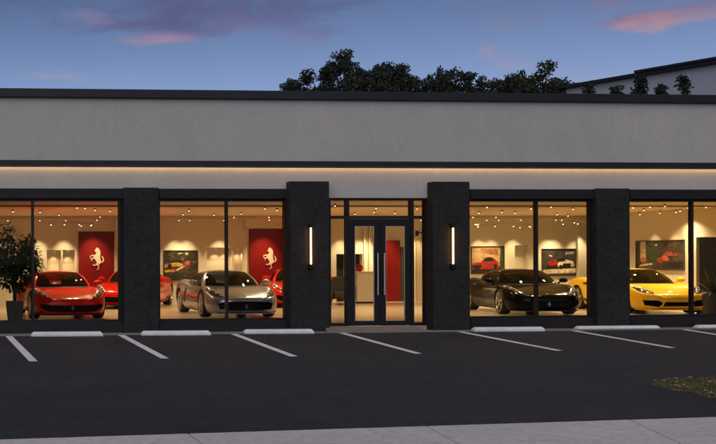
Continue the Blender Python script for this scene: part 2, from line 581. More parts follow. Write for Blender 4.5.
def make_car(colour, gr, label, rims='rim', seat='cabin'):
    paint = PAINT[colour]
    root = empty('sports_car')
    tag(root, label, 'sports car')
    V, Fc = grid_body()
    bvh = BVHTree.FromPolygons([Vector(v) for v in V], Fc)
    # --- body with wheel arches and intakes cut out
    mb = MB(); mb.add(V, Fc)
    tmp = mb.build('body', [paint, M['trim']], None, smooth=True)
    ct = MB()
    for sy in (-AX, AX):
        for sx in (-1, 1):
            ct.lathe([(.378, .60 * sx), (.378, 1.3 * sx)], 40, 0, 'x', (0, sy, .335))
    for pl in GRILLES[gr]:
        nx = -1.78
        ct.poly_y(pl, -2.8, nx)
    cut = ct.build('cutter', [M['trim']], None)
    md = tmp.modifiers.new('cut', 'BOOLEAN')
    md.object = cut; md.operation = 'DIFFERENCE'; md.solver = 'EXACT'; md.material_mode = 'TRANSFER'
    bpy.context.view_layer.update()
    dg = bpy.context.evaluated_depsgraph_get()
    me = bpy.data.meshes.new_from_object(tmp.evaluated_get(dg))
    me.name = 'body'
    old = tmp.data
    tmp.modifiers.clear(); tmp.data = me
    bpy.data.meshes.remove(old)
    bpy.data.objects.remove(cut)
    me.polygons.foreach_set('use_smooth', [True] * len(me.polygons))
    me.set_sharp_from_angle(angle=radians(38))
    tmp.parent = root
    body = tmp
    # --- shut lines, drawn side creases, vents, side intakes on the body
    mb = MB()
    for side in ('right', 'left'):
        for q in strip_poly([(-.62, .78), (-.70, .60), (-.66, .30), (-.58, .22), (.40, .22), (.52, .40), (.50, .80)], .006):
            patch(mb, q, bvh, side, .002, 0, 1)
        patch(mb, [(-1.9, .155), (-1.9, .13), (1.8, .15), (1.8, .175)], bvh, side, .004, 0, 4)
    for q in strip_poly([(-.62, -1.06), (-.74, -1.5), (-.70, -1.9), (-.45, -2.08), (0, -2.13), (.45, -2.08), (.70, -1.9), (.74, -1.5), (.62, -1.06)], .005):
        patch(mb, q, bvh, 'top', .0015, 0, 2)
    for side in ('right', 'left'):
        for q in strip_poly([(-.9, .50), (-.2, .47), (.45, .53)], .012):
            patch(mb, q, bvh, side, .002, 0, 2)  # side character line: crease shade drawn as a dark strip
    mb.build('shut_and_crease_lines', M['trim'], root, normals=False)
    for side, t in (('right', 1), ('left', -1)):
        hb = MB(); h = bvh.ray_cast(Vector((3 * t, .36, .66)), Vector((-t, 0, 0)))
        hb.ball(h[0], .075, 0, 10, 6, (.2, 1, .22)); hb.build('door_handle', paint, root, smooth=True)
    def intake(pts, side):
        mb = MB(); patch(mb, pts, bvh, side, .005, 0, 3)
        mb.build('air_intake', M['trim'], root, normals=False)
    for side in ('right', 'left'):
        if gr == 'mouth':
            intake([(.50, .72), (.62, .70), (.80, .36), (.74, .30), (.62, .40)], side)
        else:
            intake([(.66, .80), (1.0, .79), (.93, .73), (.70, .72)], side)
            intake([(.50, .30), (.92, .34), (.90, .24), (.55, .20)], side)
    if colour == 'red':
        for t in (-1, 1):
            intake([(t * .38, -1.20), (t * .60, -1.12), (t * .56, -1.04), (t * .36, -1.12)], 'top')
    # --- front grille: recessed mesh with horizontal bars
    mb = MB()
    for pl in GRILLES[gr]:
        xs = [p[0] for p in pl]; zs = [p[1] for p in pl]
        x0, x1, z0, z1 = min(xs) + .03, max(xs) - .03, min(zs) + .02, max(zs) - .01
        k = 0
        z = z0 + .012
        while z < z1:
            seg = 18
            P = []
            for i in range(seg + 1):
                x = x0 + (x1 - x0) * i / seg
                h = bvh.ray_cast(Vector((x, -4, z)), Vector((0, 1, 0)))
                yy = (h[0].y if h[0] else -1.9) + .07
                P.append((x, yy, z))
            mb.tube(P, .006, 4)
            z += .033
    if gr == 'three':
        pass
    mb.build('front_grille', M['mesh_grille'], root)
    # --- splitter
    mb = MB()
    base = []; top = []
    for i in range(21):
        x = -.84 + 1.68 * i / 20
        h = bvh.ray_cast(Vector((x, -4, .19)), Vector((0, 1, 0)))
        yy = h[0].y if h[0] else -1.9
        base.append((x, yy - .03)); top.append((x, yy + .16))
    pl = base + top[::-1]
    mb.prism([(x, y, .118) for x, y in pl], [(x, y, .140) for x, y in pl])
    mb.build('splitter', paint if gr != 'wide' else M['trim'], root)
    # --- headlights
    for s in (-1, 1):
        mb = MB()
        P = [(s * x, z) for x, z in LAMPS[gr]]
        patch(mb, P, bvh, 'front', .004, 0, 3)
        hl = mb.build('headlight', M['lamp_dark'], root, smooth=True, normals=False)
        mb = MB()
        for (x, z), r in (((.61, .575), .030), ((.70, .63), .040), ((.80, .69), .032)):
            h = bvh.ray_cast(Vector((s * x, -4, z)), Vector((0, 1, 0)))
            if h[0]:
                mb.ball(h[0] + h[1] * .004 * (1 if h[1].y < 0 else -1), r, 0, 10, 6, (1, .5, 1))
        for q in strip_poly([(s * .875, .735), (s * .84, .755), (s * .70, .675), (s * .58, .585)], .006):
            patch(mb, q, bvh, 'front', .007, 0, 1)
        mb.build('lamp_lens', M['lens'], hl, smooth=True)
    # --- badge on the nose, emblem in the grille
    mb = MB()
    h = bvh.ray_cast(Vector((0, -2.12, 4)), Vector((0, 0, -1)))
    mb.ball(h[0], .035, 0, 10, 6, (.8, 1.2, .35))
    mb.build('nose_badge', M['badge'], root, smooth=True)
    if gr != 'three':
        mb = MB()
        y = -2.265
        horse(mb, 0, .30, .15, y + .02, y)
        mb.build('horse_emblem', M['chrome'], root)
    # --- greenhouse
    rows, n, NV = greenhouse()
    sh = MB(); ws = MB(); rw = MB(); sw = {1: MB(), -1: MB()}
    vs = [p for r in rows for p in r]
    sets = {'shell': [], 'ws': [], 'rw': [], 1: [], -1: []}
    for j in range(len(rows) - 1):
        for k in range(n):
            f = (j * n + k, j * n + (k + 1) % n, (j + 1) * n + (k + 1) % n, (j + 1) * n + k)
            g, sd = seg_kind(k, n)
            jj = j - 1
            if 0 <= jj < NV:
                if g <= 1: sets['ws'].append(f); continue
                if 3 <= g <= 5 and 0 <= jj <= NV - 2: sets[sd].append(f); continue
                if g >= 8: sets['rw'].append(f); continue
            sets['shell'].append(f)
    sets['shell'].append(tuple((len(rows) - 1) * n + k for k in range(n)))

    def sub(fs, name, m):
        used = sorted({i for f in fs for i in f}); mp = {i: a for a, i in enumerate(used)}
        b = MB(); b.add([vs[i] for i in used], [tuple(mp[i] for i in f) for f in fs])
        return b.build(name, m, root, smooth=True, angle=50)
    sub(sets['shell'], 'roof', paint)
    sub(sets['ws'], 'windscreen', M['car_glass'])
    sub(sets['rw'], 'rear_window', M['car_glass'])
    sub(sets[1], 'side_window', M['car_glass'])
    sub(sets[-1], 'side_window', M['car_glass'])
    # black window surround tubes
    mb = MB()
    b = catmull(BELT, NSEG)
    for s in (-1, 1):
        mb.tube([(s * (p[0] + .004), p[1], p[2] + .004) for p in b[3 * NSEG:6 * NSEG + 1]], .009, 5)
    mb.tube([(p[0], p[1] - .005, p[2] + .004) for p in [(-q[0], q[1], q[2]) for q in reversed(b[1:2 * NSEG + 1])] + b[:2 * NSEG + 1]], .012, 5)
    mb.build('window_seal', M['trim'], root, smooth=True)
    # --- cabin
    mb = MB()
    ring = [Vector(p) for p in b] + [Vector((-p[0], p[1], p[2])) for p in reversed(b[1:-1])]
    mb.prism([(p.x * .95, .2 + (p.y - .2) * .95, .70) for p in ring], [(p.x * .95, .2 + (p.y - .2) * .95, .800) for p in ring])
    mb.box(-.62, .62, -.62, -.40, .79, .86)
    mb.tube([(.37 + .16 * cos(a), -.30 + .05 * sin(a), .86 + .15 * sin(a)) for a in [2 * pi * i / 16 for i in range(17)]], .013, 6)
    mb.ball((0, -.30, 1.10), .08, 0, 10, 6, (1, .3, .45))
    mb.build('cabin', M['cabin'], root, bevel=.01)
    for s in (-1, 1):
        mb = MB()
        c = s * .36
        mb.prism([(c - .23, .15, .78), (c + .23, .15, .78), (c + .23, .32, .78), (c - .23, .32, .78)],
                 [(c - .17, .28, 1.0), (c + .17, .28, 1.0), (c + .17, .40, 1.0), (c - .17, .40, 1.0)])
        mb.prism([(c - .12, .29, .99), (c + .12, .29, .99), (c + .12, .38, .99), (c - .12, .38, .99)],
                 [(c - .09, .31, 1.10), (c + .09, .31, 1.10), (c + .09, .39, 1.10), (c - .09, .39, 1.10)])
        mb.build('seat', M[seat], root, bevel=.03)
    # --- mirrors
    for s in (-1, 1):
        mb = MB()
        mb.ball((s * .985, -.60, .895), .12, 0, 14, 8, (1.0, .55, .58))
        mb.tube([(s * .84, -.58, .80), (s * .90, -.59, .85), (s * .96, -.60, .88)], [.03, .022, .03], 6)
        mb.build('wing_mirror', paint, root, smooth=True)
    # --- wheels
    for sy in (-AX, AX):
        for s in (-1, 1):
            wx = s * .83
            wheel = MB()
            R, wd = .335, .125
            prof = [(.250, -wd + .01), (R - .03, -wd), (R - .008, -wd + .02), (R, -wd + .05), (R, wd - .05), (R - .008, wd - .02), (R - .03, wd), (.250, wd - .01)]
            wheel.lathe(prof, 36, 0, 'x', (wx, sy, R), closed=True)
            wo = wheel.build('wheel', M['tyre'], root, smooth=True, angle=40)
            rm = MB()
            rm.lathe([(.252, -.10), (.235, -.09), (.232, .085), (.256, .105), (.262, .118), (.248, .122), (.240, .10), (.236, .09)] if s > 0 else
                     [(.252, .10), (.235, .09), (.232, -.085), (.256, -.105), (.262, -.118), (.248, -.122), (.240, -.10), (.236, -.09)], 36, 0, 'x', (wx, sy, R), closed=True)
            ox = wx + s * .075
            for k in range(5):
                a = 2 * pi * k / 5 + .3
                for da in (-.13, .13):
                    p0 = (ox + s * .012, sy + .045 * cos(a + da * 2), R + .045 * sin(a + da * 2))
                    p1 = (ox + s * .022, sy + .15 * cos(a + da), R + .15 * sin(a + da))
                    p2 = (ox + s * .030, sy + .243 * cos(a + da), R + .243 * sin(a + da))
                    rm.tube([p0, p1, p2], [.020, .016, .017], 6)
            rm.lathe([(.06, -.02), (.06, .03), (.04, .04)] if s > 0 else [(.06, .02), (.06, -.03), (.04, -.04)], 16, 0, 'x', (ox, sy, R))
            rm.build('rim', M[rims], wo, smooth=True, angle=40)
            bd = MB()
            bd.lathe([(.185, 0), (.185, .02 * s)], 24, 0, 'x', (wx + s * .01, sy, R))
            bd.build('brake_disc', M['rim_dark'], wo)
    # dark underside so that nothing shows through the arches
    mb = MB()
    mb.box(-.58, .58, -1.75, 1.9, .16, .45)
    mb.build('underbody', M['trim'], root)
    return root


def place(o, px, Y, yaw):
    """front centre of the car at photo column px on the plane Y"""
    X = PX(px, Y)
    a = radians(yaw)
    o.rotation_euler = (0, 0, a)
    # the nose (0,-2.27) rotated
    o.location = (X - 2.2 * sin(a), Y + 2.2 * cos(a), 0.006)


red = make_car('red', 'wide', 'bright red sports car with black lower grille beside the potted tree in the left window', 'rim', 'seat_tan')
place(red, 72, 3.45, 2)
silver = make_car('silver', 'mouth', 'silver grey sports car with wide dark mouth grille in front of a red wall panel', 'rim', 'seat_tan')
place(silver, 245.5, 3.45, -2)
black = make_car('black', 'wide', 'glossy black sports car below two framed car pictures', 'rim', 'cabin')
place(black, 548, 3.5, -11)
yellow = make_car('yellow', 'three', 'yellow sports car half hidden behind a dark stone pier', 'rim', 'cabin')
place(yellow, 676, 3.55, -8)
red_b = copy_tree(red)
tag(red_b, 'red sports car farther back behind the stone pier between the two left windows')
place(red_b, 122, 9.2, -22)
red_c = copy_tree(red)
tag(red_c, 'red sports car at the back, mostly hidden by the pier left of the entrance')
place(red_c, 301, 9.0, -16)
# ------------------------------------------------------------------ the building
bld = empty('showroom_building')
tag(bld, 'low grey stucco car showroom with dark stone piers and big lit shop windows', 'building')
XL, XR = PX(-110), PX(1060)
YB = 13.8
Z_ROOF, Z_CAPB = 5.22, 5.03
Z_ST = 3.06          # lower edge of the stucco
Z_WT, Z_WB = 2.84, .17
CEIL = 2.93


def bands():
    s = MB()
    s.box(XL, XR, 0, .30, Z_ST, Z_CAPB)
    s.build('facade_wall', M['stucco'], bld)
    s = MB()
    s.box(XL - .1, XR + .1, -.10, .42, Z_CAPB, Z_ROOF)
    s.build('parapet_cap', M['cap_metal'], bld, bevel=.012)
    s = MB()
    s.box(XL, XR, -.13, 0, 3.545, 3.665)
    s.box(XL, XR, -.13, -.115, 3.515, 3.544)
    s.build('canopy_band', M['cap_metal'], bld, bevel=.008)
    s = MB()
    s.box(XL + .05, XR - .05, -.075, -.035, 3.536, 3.543)
    s.build('light_strip', M['strip'], bld)
    s = MB()
    s.box(XL, XR, .35, YB + .6, 4.0, 4.3)
    s.box(XL, XR, YB + .35, YB + .6, -.12, 4.0)
    s.box(XL, XL + .25, .31, YB + .34, -.12, 3.99)
    s.box(XR - .25, XR, .31, YB + .34, -.12, 3.99)
    s.build('roof_slab', M['beam'], bld)


bands()

# piers: (x0, x1, top, projection)
PIERS = [(-72, -36, 3.075, .12), (124, 159, 3.075, .12), (290.5, 329.5, 3.21, .26), (433, 470, 3.21, .26), (597, 630, 3.075, .12), (762, 800, 3.075, .12), (930, 968, 3.075, .12)]
for a, b, t, pr in PIERS:
    s = MB()
    s.box(PX(a, -pr), PX(b, -pr), -pr, .28, -.12, t)
    s.build('stone_pier', M['stone'], bld, bevel=.01)


def bay(p0, p1, mulls):
    """one shop window between two piers"""
    x0, x1 = PX(p0) + .004, PX(p1) - .004
    s = MB()
    s.box(x0, x1, -.03, .26, Z_WT, Z_ST - .004)
    s.build('header_panel', M['plinth'], bld, bevel=.006)
    s = MB()
    s.box(x0, x1, -.02, .26, -.12, Z_WB - .02)
    s.build('window_plinth', M['plinth'], bld, bevel=.006)
    fw = .045
    s = MB()
    y0, y1 = .10, .20
    zt = Z_WT - .004; zb = Z_WB - .018
    s.box(x0, x0 + fw, y0, y1, zb, zt); s.box(x1 - fw - .05, x1, y0, y1, zb, zt)
    xa, xb = x0 + fw, x1 - fw - .05
    s.box(xa, xb, y0, y1, zt - .05, zt); s.box(xa, xb, y0, y1, zb, zb + .04)
    cuts = [PX(m, .1) for m in mulls]
    for c in cuts:
        s.box(c - .028, c + .028, y0 - .006, y1 + .006, zb + .041, zt - .051)
    win = s.build('storefront_window', M['black_metal'], bld)
    e = [xa] + cuts + [xb]
    for i in range(len(e) - 1):
        g = MB()
        g.box(e[i] + (.028 if i else 0), e[i + 1] - (.028 if i < len(e) - 2 else 0), .148, .156, zb + .041, zt - .051)
        g.build('glass_pane', M['glass'], win)
    # interior sill ledge seen through the glass
    return x0, x1


bay(-36, 124, [33])
bay(159, 290.5, [227])
bay(470, 597, [537])
bay(630, 762, [692.5])
bay(800, 930, [865])
# solid end walls beyond the outer piers
for a, b in ((-110, -72), (968, 1060)):
    s = MB(); s.box(PX(a) + .004, PX(b) - .004, .0, .26, -.12, Z_ST - .004); s.build('end_wall', M['plinth'], bld)

# entrance
ex0, ex1 = PX(329.5, -.1) + .004, PX(433, -.1) - .004
s = MB()
s.box(ex0, ex1, .0, .26, 2.86, Z_ST)
s.build('entrance_header', M['stucco'], bld)
s = MB()
y0, y1 = .06, .20
Zt = 2.855
fr = [PX(p, .06) for p in (331, 346.5, 349.5, 411, 414, 428.5)]
s.box(ex0, fr[0], y0, y1, .0, Zt)
s.box(fr[5], ex1, y0, y1, .0, Zt)
s.box(fr[0], fr[5], y0, y1, Zt - .05, Zt)
s.box(fr[1], fr[2], y0 - .004, y1 + .004, .0, Zt - .051)
s.box(fr[3], fr[4], y0 - .004, y1 + .004, .0, Zt - .051)
ztr = PZ(380, 217.3, .06)
for a, b in ((fr[0], fr[1]), (fr[2], fr[3]), (fr[4], fr[5])):
    s.box(a, b, y0, y1, ztr - .03, ztr + .03)
for a, b in ((fr[0], fr[1]), (fr[4], fr[5])):
    s.box(a, b, y0, y1, .0, .07)
ent = s.build('entrance_frame', M['black_metal'], bld)
for a, b, z0, z1 in ((fr[0], fr[1], .07, ztr - .03), (fr[4], fr[5], .07, ztr - .03), (fr[0], fr[1], ztr + .03, Zt - .05), (fr[2], fr[3], ztr + .03, Zt - .05), (fr[4], fr[5], ztr + .03, Zt - .05)):
    g = MB(); g.box(a, b, .126, .134, z0, z1); g.build('glass_pane', M['glass'], ent)
xm = (fr[2] + fr[3]) / 2
for a, b, hx in ((fr[2] + .006, xm - .006, xm - .075), (xm + .006, fr[3] - .006, xm + .075)):
    s = MB()
    st = .125
    z0, z1 = .012, ztr - .036
    s.box(a, a + st, .075, .135, z0, z1); s.box(b - st, b, .075, .135, z0, z1)
    s.box(a + st, b - st, .075, .135, z0, z0 + .10); s.box(a + st, b - st, .075, .135, z1 - .16, z1)
    d = s.build('entrance_door', M['black_metal'], bld)
    g = MB(); g.box(a + st, b - st, .101, .109, z0 + .10, z1 - .16); g.build('glass_pane', M['glass'], d)
    g = MB()
    zz0, zz1 = PZ(380, 295, 0), PZ(380, 253, 0)
    g.tube([(hx, .015, zz0), (hx, .015, zz1)], .015, 10)
    for z in (zz0 + .12, zz1 - .12): g.tube([(hx, .015, z), (hx, .078, z)], .012, 8)
    g.build('door_handle', M['steel'], d, smooth=True, angle=40)
    # light glazing beads round the glass
    g = MB()
    for u, v, w, h in ((a + st, a + st + .014, z0 + .10, z1 - .16), (b - st - .014, b - st, z0 + .10, z1 - .16)):
        g.box(u, v, .090, .101, w, h)
    g.box(a + st + .014, b - st - .014, .090, .101, z1 - .174, z1 - .16)
    g.box(a + st + .014, b - st - .014, .090, .101, z0 + .10, z0 + .114)
    g.build('glazing_bead', M['steel'], d)

# entrance slab
s = MB(); s.box(PX(329, -.5), PX(426, -.5), -.354, .05, -.20, -.012)
tag(s.build('entrance_step', M['kerb_concrete'], None, bevel=.01), kind='structure')

# ---- interior
XI0, XI1 = XL + .26, XR - .26
s = MB(); s.box(XI0, XI1, .27, YB + .3, -.10, 0.0)
s.box(ex0, ex1, .051, .269, -.10, -.002)
s.build('showroom_floor', M['tile'], bld)
s = MB(); s.box(XI0, XI1, .27, YB + .3, CEIL, CEIL + .05)
s.build('showroom_ceiling', M['ceil'], bld)
s = MB()
s.box(XI0, XI1, YB - 2.2, YB - 1.9, CEIL - .10, CEIL - .002)
s.box(XI0, XI1, 4.6, 4.8, CEIL - .05, CEIL - .002)
s.build('ceiling_beam', M['beam'], bld)


def RB(px0, px1, py0, py1, Y=YB):
    """rectangle on a wall at Y from photo corners -> (x0,x1,z0,z1)"""
    a = at_y(px0, py1, Y); b = at_y(px1, py0, Y)
    return (a.x, b.x, a.z, b.z)


nicheA = RB(47, 75, 250, 296)
nicheB = RB(207, 242.5, 247.5, 296)
hallC = RB(515, 528, 245.5, 302)
doorE = RB(336.5, 346.5, 254, 302)
doorF = RB(354, 362.5, 254, 303)
ops = []
for o in (nicheA, nicheB): ops.append((o[0], o[1], .35, o[3]))
for o in (hallC, doorE, doorF): ops.append((o[0], o[1], 0.0, o[3]))
s = MB()
wall_open(s, XI0, XI1, 0.0, CEIL, YB, .28, ops)
# niche backs and bottoms
for o in ops[:2]:
    s.add([(o[0], YB + .28, o[2]), (o[1], YB + .28, o[2]), (o[1], YB + .28, o[3]), (o[0], YB + .28, o[3])], [(0, 1, 2, 3)])
    s.add([(o[0], YB, o[2]), (o[1], YB, o[2]), (o[1], YB + .28, o[2]), (o[0], YB + .28, o[2])], [(0, 1, 2, 3)])
o = ops[2]
s.add([(o[0], YB + .27, o[2]), (o[1], YB + .27, o[2]), (o[1], YB + .27, o[3]), (o[0], YB + .27, o[3])], [(0, 1, 2, 3)])
s.build('interior_wall', M['wall'], bld, normals=False)
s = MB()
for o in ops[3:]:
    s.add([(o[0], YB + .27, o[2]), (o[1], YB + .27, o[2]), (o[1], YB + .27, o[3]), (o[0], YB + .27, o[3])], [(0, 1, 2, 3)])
s.build('doorway_dark_sheet', M['dark'], bld, normals=False)  # near-black sheet closes the doorways; unlit depth put into its colour
# niche partitions
s = MB()
x = PX(62, YB); s.box(x - .03, x + .03, YB + .01, YB + .27, .36, nicheA[3] - .01)
x = PX(233, YB); s.box(x - .03, x + .03, YB + .01, YB + .27, .36, nicheB[3] - .01)
s.build('niche_divider', M['wall'], bld)
# dropped soffits over the panels
s = MB()
x0, x1, z0, z1 = RB(244, 296, 200, 229)
s.box(x0, x1, YB - .18, YB - .03, z0 + .02, CEIL - .003)
x0, x1, z0, z1 = RB(76, 119, 200, 232)
s.box(x0, x1, YB - .14, YB - .03, z0 + .02, CEIL - .003)
s.build('soffit', M['wall'], bld)

# red panels with the horse
for (a, b, t, hx, hz, hh) in ((79, 116, 232, 96.5, 258.7, 22.5), (250, 289, 229.5, 269.3, 258.3, 21.5)):
    Yp = YB - .10
    r = RB(a, b, t, 300, Yp)
    s = MB(); s.box(r[0], r[1], Yp, YB - .002, .002, r[3])
    p = s.build('feature_panel', M['red_panel'], bld)
    p['label'] = 'dark red wall panel with an ivory rearing horse'
    c = at_y(hx, hz, Yp)
    h = at_y(hx, hz - hh / 2, Yp).z - at_y(hx, hz + hh / 2, Yp).z
    s = MB(); horse(s, c.x, c.z, h, Yp - .002, Yp - .045)
    s.build('horse_emblem', M['cream_emblem'], p)
r = RB(383.5, 400, 240.5, 303, YB - .1)
s = MB(); s.box(r[0], r[1], YB - .1, YB - .002, .002, r[3])
p = s.build('feature_panel', M['red_panel'], bld); p['label'] = 'plain red wall panel behind the right door'
# doors at the back
for a, b, t, m in ((401, 406.5, 247, 'wood'), (416.5, 425.5, 240.5, 'beam')):
    r = RB(a, b, t, 303, YB - .04)
    s = MB(); s.box(r[0], r[1], YB - .05, YB - .002, .002, r[3])
    d = s.build('interior_door', M[m], bld)
    g = MB(); x = r[1] - .08; g.tube([(x, YB - .07, .95), (x, YB - .07, 1.15)], .014, 6)
    g.build('door_handle', M['steel'], d)
# lit wall ribs left of the right-hand red panel
s = MB()
for p_ in (364, 369, 374, 379):
    x = PX(p_, YB - .02); s.box(x - .02, x + .02, YB - .08, YB - .002, .002, CEIL - .004)
s.build('wall_rib', M['wall'], bld)
# projecting column right of the two pictures, and the side wall of the right bay
s = MB()
x0 = PX(578, YB - .14); x1 = PX(594, YB - .14)
s.box(x0, x1, YB - .14, YB - .003, .002, CEIL - .004)
s.build('wall_column', M['wall'], bld)
s = MB()
x0 = PX(116.5, YB - .5); s.box(x0, x0 + .55, YB - .5, YB - .003, .002, CEIL - .004)
s.build('wall_column', M['wall'], bld)
XS = at_y(661, 240, 8.2).x
s = MB(); s.box(XS, XS + .15, 2.6, 10.2, .002, CEIL - .004)
s.box(XS + .151, XI1 - .01, 10.05, 10.2, .002, CEIL - .004)
s.build('side_wall', M['wall'], bld)
# dark timber screen in the right bay
Yd = 4.0
r = RB(699.5, 735, 237, 315, Yd)
s = MB(); s.box(r[0], r[1], Yd, Yd + .12, .002, r[3])
s.box(r[0] + .10, r[1] - .1, Yd - .012, Yd, .10, r[3] - .1)
s.build('timber_screen', M['wood'], bld, bevel=.006)

# ------------------------------------------------------------------ pictures
def print_mat(name, cols, scale, stretch=(1, 1, 1), seed=0.0):
    m = bpy.data.materials.new(name); m.use_nodes = True
    nt = m.node_tree; b = nt.nodes['Principled BSDF']
    b.inputs['Roughness'].default_value = .35
    tc = nt.nodes.new('ShaderNodeTexCoord'); mp = nt.nodes.new('ShaderNodeMapping')
    mp.inputs['Scale'].default_value = stretch; mp.inputs['Location'].default_value = (seed, seed, seed)
    n = nt.nodes.new('ShaderNodeTexNoise'); n.inputs['Scale'].default_value = scale; n.inputs['Detail'].default_value = 4
    n.inputs['Distortion'].default_value = 1.0
    r = nt.nodes.new('ShaderNodeValToRGB')
    cr = r.color_ramp
    while len(cr.elements) < len(cols): cr.elements.new(.5)
    for i, c in enumerate(cols):
        cr.elements[i].position = .28 + .44 * i / (len(cols) - 1); cr.elements[i].color = (*c, 1)
    nt.links.new(tc.outputs['Object'], mp.inputs['Vector']); nt.links.new(mp.outputs['Vector'], n.inputs['Vector'])
    nt.links.new(n.outputs['Fac'], r.inputs['Fac']); nt.links.new(r.outputs['Color'], b.inputs['Base Color'])
    return m


CARSIL = [(.02, .30), (.06, .46), (.22, .54), (.38, .58), (.50, .78), (.62, .84), (.78, .80), (.92, .60), (.98, .48), (.98, .28), (.88, .20), (.10, .20)]
CARWIN = [(.42, .58), (.52, .76), (.62, .80), (.74, .77), (.80, .62), (.60, .57)]


def picture(label, origin, ux, w, h, bg, shapes):
    """framed picture; local x runs along ux (unit vector in plan), local y into the wall"""
    rz = math.atan2(ux[1], ux[0])
    o = empty('framed_picture', origin, rz)
    tag(o, label, 'picture', 'framed car pictures on the showroom walls')
    f = MB(); t = .025
    f.box(-t, 0, -.035, 0, -t, h + t); f.box(w, w + t, -.035, 0, -t, h + t)
    f.box(0, w, -.035, 0, -t, 0); f.box(0, w, -.035, 0, h, h + t)
    f.build('picture_frame', M['wood'], o)
    p = MB(); p.box(0, w, -.012, -.001, 0, h)
    mats = [bg]
    k = 0
    for pts, m in shapes:
        k += 1
        mats.append(m)
        e = .012 + .0006 * k
        p.add([(x * w, -e, z * h) for x, z in pts], [tuple(range(len(pts)))], k)
    p.build('print', mats, o, normals=False)
    return o


def sh(pts, ox, oz, sx, sz, flip=False):
    return [((ox + ((1 - x) if flip else x) * sx), oz + z * sz) for x, z in pts]


def ell(cx, cz, rx, rz, n=14):
    return [(cx + rx * cos(2 * pi * i / n), cz + rz * sin(2 * pi * i / n)) for i in range(n)]


pm = lambda nm, c, r=.4: mat(nm, c, r, var=.6, scale=9)
P_red, P_dk, P_cream, P_yel, P_gr, P_pink, P_white = pm('print_red', (.30, .02, .015)), pm('print_black', (.012, .012, .014)), pm('print_cream', (.55, .45, .32)), pm('print_yellow', (.50, .30, .03)), pm('print_green', (.03, .05, .02)), pm('print_pink', (.45, .08, .07)), pm('print_white', (.75, .74, .70))
# racing picture in the second window
r = RB(164.5, 197, 251, 280, YB - .003)
bg = print_mat('racing_print', [(.01, .012, .012), (.03, .045, .02), (.015, .015, .012), (.16, .09, .02), (.02, .02, .02)], 3.2, (1, 1, 3), 3.0)
picture('dark framed racing picture with yellow and red streaks above the silver car', (r[0], YB - .004, r[2]), (1, 0), r[1] - r[0], r[3] - r[2], bg,
        [([(0, .52), (.30, .60), (.42, .62), (.58, .52), (.5, .47), (.2, .46), (0, .42)], P_yel), ([(.28, .62), (.36, .72), (.5, .70), (.56, .60), (.42, .60)], P_dk),
         (ell(.70, .58, .085, .075), P_pink), ([(.35, .36), (.55, .48), (.66, .5), (.5, .38), (.38, .30)], P_cream), (ell(.27, .32, .07, .06), P_pink),
         (ell(.16, .48, .07, .08), P_dk), ([(.0, .34), (.22, .36), (.2, .28), (0, .26)], P_yel), ([(.4, .92), (.5, .95), (.55, .92), (.45, .89)], P_cream),
         ([(.63, .92), (.68, .96), (.74, .88), (.68, .86)], P_cream)])
# red car picture, third window left
r = RB(471.5, 503.5, 246.8, 273.5, YB - .003)
bg = print_mat('sunset_print', [(.20, .11, .05), (.45, .30, .16), (.55, .40, .24)], 2.0, (1, 1, 2), 1.0)
picture('framed picture of a red coupe against a sandy background', (r[0], YB - .004, r[2]), (1, 0), r[1] - r[0], r[3] - r[2], bg,
        [([(0, 0), (1, 0), (1, .30), (0, .16)], P_dk), ([(.86, 0), (1, 0), (1, 1), (.90, 1)], P_gr), ([(.3, .95), (.8, .92), (.82, .70), (.5, .72), (.28, .84)], pm('print_brown', (.28, .13, .05))),
         (sh(CARSIL, -.05, .02, .92, .72), P_red), (sh(CARWIN, -.05, .03, .92, .72), P_dk), (ell(.17, .22, .07, .10), P_dk), (ell(.74, .26, .06, .11), P_dk), ([(0, .30), (.30, .34), (.3, .22), (.02, .20)], P_dk)])
# red and white car picture
r = RB(542.5, 575.5, 249.3, 275.5, YB - .003)
bg = print_mat('night_print', [(.015, .014, .012), (.05, .045, .035), (.02, .018, .016)], 2.0, (1, 1, 2), 5.0)
scr = []
import math as _m
wob = [(.70 + .019 * i, .86 + .06 * (1 if i % 2 else -1) * (1 - i * .04)) for i in range(12)]
for q in strip_poly(wob, .012): scr.append((q, P_white))
picture('framed picture of a red and white car on black with a white scrawl', (r[0], YB - .004, r[2]), (1, 0), r[1] - r[0], r[3] - r[2], bg,
        [([(0, .06), (1, .10), (1, .28), (0, .22)], P_cream), (sh(CARSIL, .10, .14, .86, .66), P_dk), ([(.14, .46), (.22, .58), (.40, .62), (.48, .56), (.44, .42), (.30, .36), (.18, .38)], P_red),
         ([(.44, .40), (.50, .56), (.66, .62), (.92, .54), (.96, .36), (.86, .32), (.84, .46), (.62, .46), (.56, .30), (.48, .30)], P_cream),
         (ell(.54, .32, .05, .09), P_dk), ([(.18, .80), (.28, .76), (.30, .72), (.22, .73)], P_cream), (sh(CARWIN, .06, .16, .80, .64), P_dk)] + scr)
